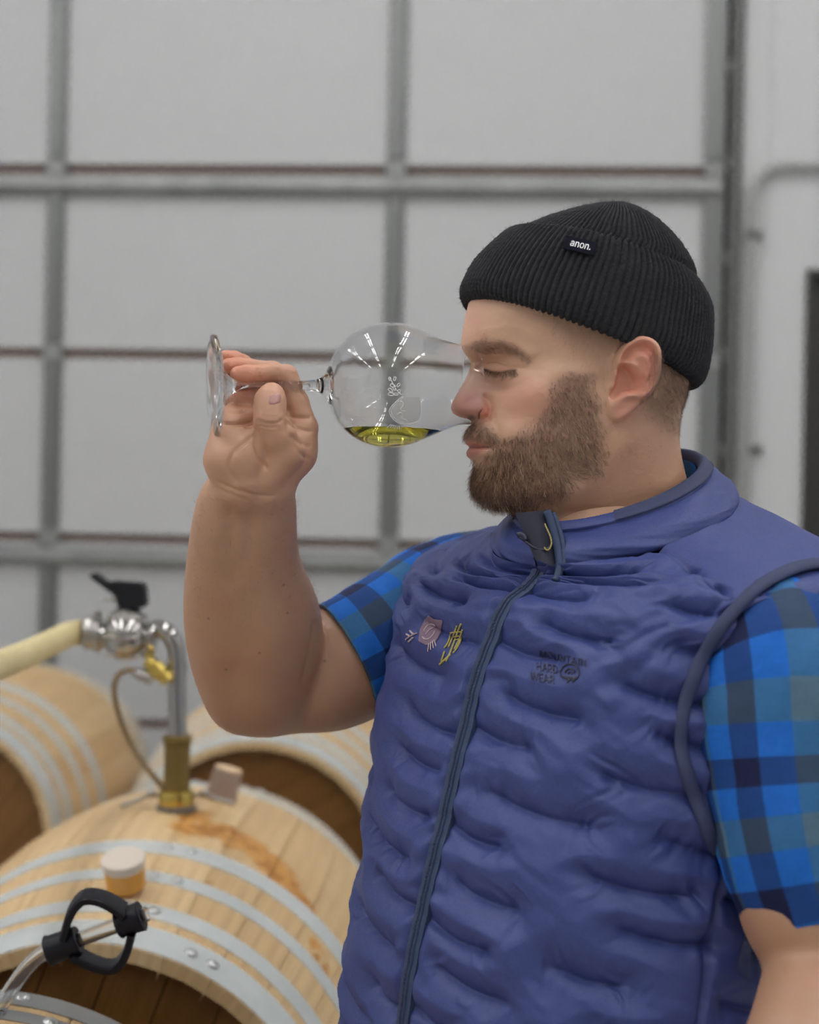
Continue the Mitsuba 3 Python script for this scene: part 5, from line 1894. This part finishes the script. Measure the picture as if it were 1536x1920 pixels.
# spilt wine on the front barrel: blobs in (angle, along)
spill = [((352, 1552), 30), ((385, 1556), 30), ((425, 1560), 34), ((452, 1578), 30), ((480, 1594), 30), ((505, 1615), 34), ((528, 1640), 30), ((548, 1660), 26), ((566, 1682), 18), ((585, 1706), 12), ((600, 1725), 8),
         ((586, 1772), 10), ((597, 1795), 11), ((607, 1818), 9), ((392, 1655), 8), ((365, 1530), 30)]
SP = []
for (x, y), r in spill:
    a, t = B1.find(x, y)
    SP.append((a * .34, t, r / FPX * 3.0))


def stained(tone):
    a, b = tone
    def fn(p, n, uv):
        g = fbm(uv.x * 160 + p.x * 3, uv.y * 5, p.z * 2, 3)
        h = fbm(p.x * 6, p.y * 6, p.z * 6, 3)
        f = noise(uv.x * 520, uv.y * 14, 2.0)
        base = mix(a, b, g * .55 + h * .45) * (.90 + .16 * f)
        q = [p.x - float(B1.c[0]), p.y - float(B1.c[1]), p.z - float(B1.c[2])]
        dot = lambda v: q[0] * float(v[0]) + q[1] * float(v[1]) + q[2] * float(v[2])
        s, t = dr.atan2(dot(B1.side), dot(B1.up)) * .34, dot(B1.ax)
        w = mi.Float(0)
        rag = (fbm(s * 55, t * 55, 1.0, 3) - .5) * .030
        for (x, y, r) in SP:
            d = dr.sqrt((s - x) * (s - x) + (t - y) * (t - y) * .5) + rag
            w = dr.maximum(w, 1 - smoothstep(r * .55, r * 1.0, d))
        ring = smoothstep(.2, .8, fbm(s * 90, t * 90, 4.0, 2))
        return base * (1 - w) + mix(srgb(190, 138, 72), srgb(160, 106, 46), ring) * w
    return mikit.proc(fn)


for k, tone in enumerate(OAK):
    mat(f'oak_spilt_{k}', stained(tone), .5, specular=.35)
f_ = lambda x, y: B1.find(x, y)[0]
make_barrel(B1, 'pale oak wine barrel with the steel racking valve and the spilt wine on top', {HOOPS[0]: (f_(314, 1592),), HOOPS[1]: (f_(284, 1650),), HOOPS[2]: (.1,), HOOPS[3]: (.4,)}, oak=('oak_spilt_0', 'oak_spilt_1', 'oak_spilt_2'), seed=1)
make_barrel(B2, 'pale oak wine barrel at the far left, behind the beige hose', {}, roll=.03, seed=2)
make_barrel(B3, 'pale oak wine barrel behind the racking valve, partly below the man\'s elbow', {}, roll=.06, seed=3)
f4 = lambda x, y: B4.find(x, y)[0]
make_barrel(B4, 'oak wine barrel in the bottom left corner, nearest to the camera, with grey hoops', {(-.470, -.427): (f4(171, 1871), f4(73, 1853)), (-.408, -.378): (f4(105, 1906),)}, hoop_mat='hoop_steel_grey', roll=.02, seed=4)

# steel cradles that carry the barrels (below the frame)
mat('rack_steel', (.10, .11, .12), .5, .3)
for i, bs in enumerate(((B1,), (B2, B3), (B4,))):
    key = 'barrel_rack' if i == 0 else f'barrel_rack_{i:03d}'
    lab(key, ('steel rack under the front barrel with the racking valve', 'steel rack under the two rear barrels', 'steel rack under the barrel nearest to the camera')[i], 'rack')
    for b in bs:
        zb = b.c[2] - BR - (.003 if b is not B4 else .070)
        for s in (1, -1):
            y_ = b.c[1] + s * .07
            add('rail', rbox((b.c[0] - .33, y_ - .025, zb - .05), (b.c[0] + .33, y_ + .025, zb), .006), 'rack_steel', key, smooth=40)
            for q in (-1, 1):
                add('leg', box((b.c[0] + q * .30 - .02, y_ - .02, 0), (b.c[0] + q * .30 + .02, y_ + .02, zb - .045)), 'rack_steel', key, smooth=False)
    if len(bs) > 1:
        add('crossbar', box((bs[0].c[0], bs[0].c[1] - .02, .10), (bs[1].c[0], bs[0].c[1] + .02, .14)), 'rack_steel', key, smooth=False)
    for b in bs:
        add('crossbar', box((b.c[0] - .30, b.c[1] - .09, .06), (b.c[0] - .27, b.c[1] + .09, .09)), 'rack_steel', key, smooth=False)
# ------------------------------------------------------------------ racking valve, hose, bungs, wine thief
mat('chrome', (.42, .405, .39), .12, 1.0)
mat('steel_dull', (.42, .40, .38), .28, 1.0)
mat('brass', (.62, .46, .12), .25, 1.0)
mat('bronze_tube', srgb(112, 92, 44), .38, .35)
mat('black_plastic', (.008, .008, .011), .5, specular=.2)
mat('black_rubber', (.006, .006, .011), .38, specular=.22)
mat('gasket', (.10, .085, .07), .7)


def p_hose(p, n, uv):
    return mix(srgb(196, 180, 132), srgb(212, 196, 150), fbm(p.x * 30, p.y * 30, p.z * 30, 3))


mat('beige_hose', mikit.proc(p_hose), .5, specular=.4)
mat('small_hose', srgb(120, 98, 66), .5)
V = lambda x, y, d=2.15: W(x, y, d)
MPP = 2.15 / FPX
root = 'racking_valve'
lab(root, 'steel racking valve with black lever handle, standing in the bung hole of the front barrel', 'valve')
ba, bt = B1.find(331, 1518)
base = B1.at(ba, bt)
bd_ = np.dot(base - EYE, FWD)
V = lambda x, y, d=bd_: W(x, y, d)
MPP = bd_ / FPX
upv = V(333, 1375) - V(331, 1516)
upv /= np.linalg.norm(upv)
m_ = lambda px: px * MPP
b0 = base - upv * .003
add('gasket', lathe([(0, 0), (m_(36), 0), (m_(37), .004), (m_(35), .010), (m_(30), .012), (0, .012)], b0, upv, 40), 'gasket', root)
add('base_ring', lathe([(m_(26), .010), (m_(33), .011), (m_(34), .016), (m_(34), .026), (m_(32), .030), (m_(25), .031), (0, .031)], b0, upv, 40), 'brass', root)
hgt = np.linalg.norm(V(333, 1372) - V(331, 1516))
add('bung_tube', lathe([(0, .028), (m_(24), .029), (m_(24), hgt * .86), (m_(25.5), hgt * .87), (m_(25.5), hgt * .885), (m_(24), hgt * .895), (m_(24), hgt * .90), (m_(27.5), hgt * .91), (m_(27.5), hgt * .985), (m_(26), hgt), (0, hgt)], b0, upv, 40), 'bronze_tube', root, smooth=35)
pipe = spline([V(333, 1385), V(332, 1330), V(331, 1280), V(331, 1240), V(328, 1210), V(318, 1190), V(302, 1180), V(284, 1180)], 60)
add('pipe', tube(pipe, m_(17), 28), 'chrome', root, smooth=40)
add('pipe_joint', tube(np.array([V(331, 1262), V(331, 1244)]), m_(19), 28), 'chrome', root, smooth=40)
ax = V(160, 1186) - V(290, 1190)
ax /= np.linalg.norm(ax)
c0 = V(236, 1192)
pr_ = [(0, -58), (20, -58), (29, -56), (31, -50), (31, -44), (24, -41), (24, -38), (33, -34), (41, -24), (45, -10), (46, 2), (44, 14), (38, 25), (30, 33), (24, 37), (24, 44), (30, 46), (31, 52), (29, 57), (0, 58)]
add('valve_body', lathe([(m_(a), m_(b)) for a, b in pr_], c0, ax, 40), 'chrome', root, smooth=35)
for k in range(6):
    a = k * math.pi / 3
    e1 = np.cross(ax, [0, 0, 1.0])
    e1 /= np.linalg.norm(e1)
    e2 = np.cross(ax, e1)
    o = c0 + (e1 * math.cos(a) + e2 * math.sin(a)) * m_(40)
    add('bolt', tube(np.array([o - ax * m_(34), o + ax * m_(34)]), m_(5), 10), 'steel_dull', root + '__valve_body')
add('bonnet', lathe([(m_(34), 0), (m_(30), m_(16)), (m_(20), m_(24)), (m_(15), m_(30)), (m_(15), m_(48)), (0, m_(48))], V(238, 1164), upv, 28), 'steel_dull', root, smooth=35)
# lever handle: a tapered block
sil = [(203, 1093), (214, 1090), (268, 1094), (272, 1104), (274, 1132), (268, 1138), (228, 1138), (224, 1130), (222, 1117), (176, 1082), (174, 1077), (180, 1076)]
from shapely.geometry import Polygon
pg = Polygon([((x - 230) * MPP, -(y - 1100) * MPP) for x, y in sil]).buffer(.0022).buffer(-.0012)
hm_ = trimesh.creation.extrude_polygon(pg, .034, engine='earcut')
hv2 = hm_.vertices
hv2 = V(230, 1100) + hv2[:, :1] * RIGHT + hv2[:, 1:2] * UP + (hv2[:, 2:3] - .017) * FWD
hmesh = tm(hv2, hm_.faces)
if hmesh.volume < 0:
    hmesh.invert()
add('handle', hmesh, 'black_plastic', root, smooth=30)
add('lock_lever', tube(np.array([V(232, 1124), V(190, 1124)]), m_(3.0), 8), 'steel_dull', root)
# clamp where the hose begins
add('clamp', lathe([(m_(20), -m_(14)), (m_(30), -m_(12)), (m_(32), 0), (m_(30), m_(12)), (m_(20), m_(14))], V(172, 1186), ax, 32), 'steel_dull', root, smooth=35)
for y0_, y1_ in ((1162, 1146), (1206, 1222)):
    add('clamp_bolt', tube(np.array([V(183, y0_), V(184, y1_)]), m_(7), 10), 'steel_dull', root + '__clamp')
# small brass tap with its thin hose
bx_ = V(316, 1284) - V(272, 1242)
bx_ /= np.linalg.norm(bx_)
add('brass_tap', cat_([lathe([(0, 0), (m_(11), 0), (m_(13), m_(6)), (m_(13), m_(14)), (m_(17), m_(18)), (m_(17), m_(36)), (m_(13), m_(40)), (m_(13), m_(56)), (0, m_(56))], V(276, 1238, bd_ - .02), bx_, 20), tube(np.array([V(282, 1222, bd_ - .02), V(280, 1246, bd_ - .02)]), m_(9), 14)]), 'brass', root, smooth=35)
add('tap_nipple', lathe([(0, 0), (m_(8), 0), (m_(9), m_(6)), (m_(12), m_(14)), (m_(12), m_(26)), (m_(14), m_(30)), (m_(14), m_(38)), (0, m_(38))], V(250, 1260, bd_ - .015), V(292, 1274) - V(250, 1260), 20), 'steel_dull', root, smooth=35)
th_ = spline([V(256, 1261, bd_ - .015), V(238, 1257, bd_ - .02), V(221, 1268, bd_ - .02), V(214, 1292, bd_ - .02), V(220, 1330, bd_ - .015), V(240, 1385), V(264, 1425), V(288, 1456), V(310, 1484)], 60)
add('thin_hose', tube(th_, m_(5.2), 14), 'small_hose', root, smooth=True)
for s, pts_ in ((-1, [(306, 1493), (284, 1489), (256, 1502), (227, 1512)]), (1, [(356, 1493), (383, 1489), (410, 1500), (438, 1506)])):
    k = add('wing_lever', tube(np.array([V(*p) for p in pts_]), m_(4.5), 10), 'steel_dull', root)
    add('nut', lathe([(0, -m_(8)), (m_(6), -m_(7)), (m_(9), -m_(2)), (m_(9), m_(3)), (m_(5), m_(8)), (0, m_(9))], V(*pts_[1]), upv, 14), 'chrome', k, smooth=35)

# beige hose
hp = spline([V(157, 1186), V(138, 1187), V(110, 1198, bd_ - .06), V(60, 1222, bd_ - .18), V(0, 1246, bd_ - .36), V(-90, 1290, bd_ - .58), V(-240, 1420, bd_ - .8), V(-420, 1700, bd_ - .95)], 80)
scene['wine_hose'] = mikit.ply(tube(hp, .0175, 24), 'beige_hose', smooth=40)
lab('wine_hose', 'thick beige hose running from the racking valve out of frame to the left', 'hose')

# stopper behind the valve, and the clear one between the hoops
mat('stopper_brown', srgb(150, 128, 116), .6)
mat('stopper_top', srgb(205, 176, 140), .6)
sa, st_ = B1.find(414, 1500)
q0 = B1.at(sa, st_, .001)
sd_ = np.dot(q0 - EYE, FWD)
sdir = W(428, 1440, sd_) - W(412, 1497, sd_)
sl = np.linalg.norm(sdir)
sdir /= sl
mp = sd_ / FPX
scene['barrel_stopper'] = mikit.ply(lathe([(0, -.002), (27 * mp, 0), (30 * mp, .002), (27 * mp, sl * .96), (26 * mp, sl), (0, sl)], q0, sdir, 36), 'stopper_brown', smooth=35)
lab('barrel_stopper', 'mauve brown stopper resting on the front barrel just behind the racking valve', 'stopper')
add('top_face', lathe([(26.5 * mp, sl - .001), (25.8 * mp, sl + .0006), (0, sl + .0012)], q0, sdir, 36), 'stopper_top', 'barrel_stopper', smooth=35)
scene['silicone_clear'] = {'type': 'principled', 'base_color': rgb((.90, .80, .62)), 'roughness': .35, 'spec_trans': .75, 'eta': 1.41}
mat('silicone_body', srgb(206, 146, 56), .4, specular=.5)
mat('silicone_top', srgb(206, 194, 182), .45, specular=.5)
sa, st_ = B1.find(237, 1672)
q0 = B1.at(sa, st_, .004)
sd_ = np.dot(q0 - EYE, FWD)
mp = sd_ / FPX
sdir = np.array([0, 0, 1.0]) * math.cos(math.radians(19)) + B1.ax * math.sin(math.radians(19)) - B1.side * .06
sdir /= np.linalg.norm(sdir)
sl = 66 * mp
scene['barrel_stopper_001'] = mikit.ply(lathe([(0, .0022), (33 * mp, .0024), (36 * mp, .005), (38.5 * mp, sl * .72), (38.5 * mp, sl * .74), (0, sl * .74)], q0, sdir, 40), 'silicone_body', smooth=35)
lab('barrel_stopper_001', 'translucent amber silicone stopper with a whitish top, standing between the hoops of the front barrel', 'stopper')
add('top_face', lathe([(38.6 * mp, sl * .70), (40 * mp, sl * .84), (41.5 * mp, sl * .88), (41.5 * mp, sl * .97), (40 * mp, sl), (0, sl * .995)], q0, sdir, 40), 'silicone_top', 'barrel_stopper_001', smooth=35)

# wine thief: glass tube in a black rubber grip
TD = 1.45
t_ = TD / FPX
A_, B_ = W(86, 1785, TD), W(276, 1713, TD)
ta = (B_ - A_) / np.linalg.norm(B_ - A_)
tu = np.cross(np.cross(ta, UP), ta)
tu /= np.linalg.norm(tu)
tw = np.cross(ta, tu)
root = 'wine_thief'
lab(root, 'bent glass wine thief with a black rubber grip, in front of the barrels', 'wine thief')
gp = np.vstack([spline([B4.at(-.02, .0, .004), B4.at(-.02, .0, .10), W(-60, 1985, 1.36), W(-8, 1905, 1.42), W(24, 1850, 1.44), W(56, 1808, TD), A_], 50)[:-1], np.linspace(A_, B_, 24)])
ro, ri = np.full(len(gp), 14.5 * t_), np.full(len(gp), 11.5 * t_)
o_, i_ = tube(gp, ro, 28, caps=False), tube(gp, ri, 28, caps=False)
if True:
    n_o = len(o_.vertices)
    v = np.vstack([o_.vertices, i_.vertices])
    j = np.arange(28)
    e = (len(gp) - 1) * 28
    cap0 = np.vstack([np.stack([j, (j + 1) % 28, (j + 1) % 28 + n_o], 1), np.stack([j, (j + 1) % 28 + n_o, j + n_o], 1)])
    cap1 = np.vstack([np.stack([e + j, e + (j + 1) % 28 + n_o, e + (j + 1) % 28], 1), np.stack([e + j, e + j + n_o, e + (j + 1) % 28 + n_o], 1)])
    gt = tm(v, np.vstack([o_.faces, i_.faces[:, ::-1] + n_o, cap0, cap1]))
    trimesh.repair.fix_normals(gt)
add('glass_tube', gt, 'clear_glass', root, smooth=40)
LN = np.linalg.norm(B_ - A_) / t_                          # about 203 px
col_m = lambda x0, x1, r0, r1: lathe([(14.8 * t_, x0 * t_), ((r0 - 2) * t_, x0 * t_), (r0 * t_, (x0 + 2) * t_), (r0 * t_, (x0 + 5) * t_), ((r0 - 1.5) * t_, (x0 + 7) * t_), ((r1 - 1) * t_, (x1 - 3) * t_), (r1 * t_, (x1 - 2) * t_), ((r1 - 2) * t_, x1 * t_), (14.8 * t_, x1 * t_)], A_, ta, 36)
add('collar', col_m(4, 66, 29, 27), 'black_rubber', root, smooth=40)
add('collar', col_m(144, 193, 27, 29), 'black_rubber', root, smooth=40)


def strap(ang, rise, wd):
    n = 40
    s = np.linspace(0, 1, n)
    x = 46 + (166 - 46) * s
    bul = 1 - np.abs(2 * s - 1) ** 1.7
    x = x + 6 * np.sin(2 * np.pi * s) * 0 + (22 if ang < 90 or ang > 270 else 14) * bul * (s - .35)
    y = 20 + rise * bul ** 1.15
    rad = math.cos(math.radians(ang)) * tu + math.sin(math.radians(ang)) * tw
    tan = np.cross(ta, rad)
    cen = A_ + (x * t_)[:, None] * ta + (y * t_)[:, None] * rad
    tg_ = np.gradient(cen, axis=0)
    tg_ /= np.linalg.norm(tg_, axis=1, keepdims=True)
    nr = np.cross(tan, tg_)
    ww = (wd * (1 - .22 * bul)) * t_
    hh = 7.5 * t_
    ring = [(-1, -.6), (-.85, -1), (.85, -1), (1, -.6), (1, .6), (.85, 1), (-.85, 1), (-1, .6)]
    v = np.stack([cen + tan[None] * (ww * a)[:, None] + nr * (hh * b) for a, b in ring], 1)
    m = tm(v.reshape(-1, 3), grid_faces(n, 8, wrap_m=True))
    trimesh.repair.fix_normals(m)
    return m


for ang, rise, wd in ((14, 56, 29), (190, 54, 28)):
    add('strap', strap(ang, rise, wd), 'black_rubber', root, smooth=45)

for k, t in (('racking_valve__handle', 'black lever handle'), ('racking_valve__brass_tap', 'small yellow brass tap'), ('racking_valve__bung_tube', 'bronze coloured tube'), ('racking_valve__thin_hose', 'thin brown hose'),
             ('wine_thief__glass_tube', 'bent clear glass tube'), ('barrel_stopper__top_face', 'tan top'), ('barrel_stopper_001__top_face', 'whitish translucent top')):
    lab(k, t)
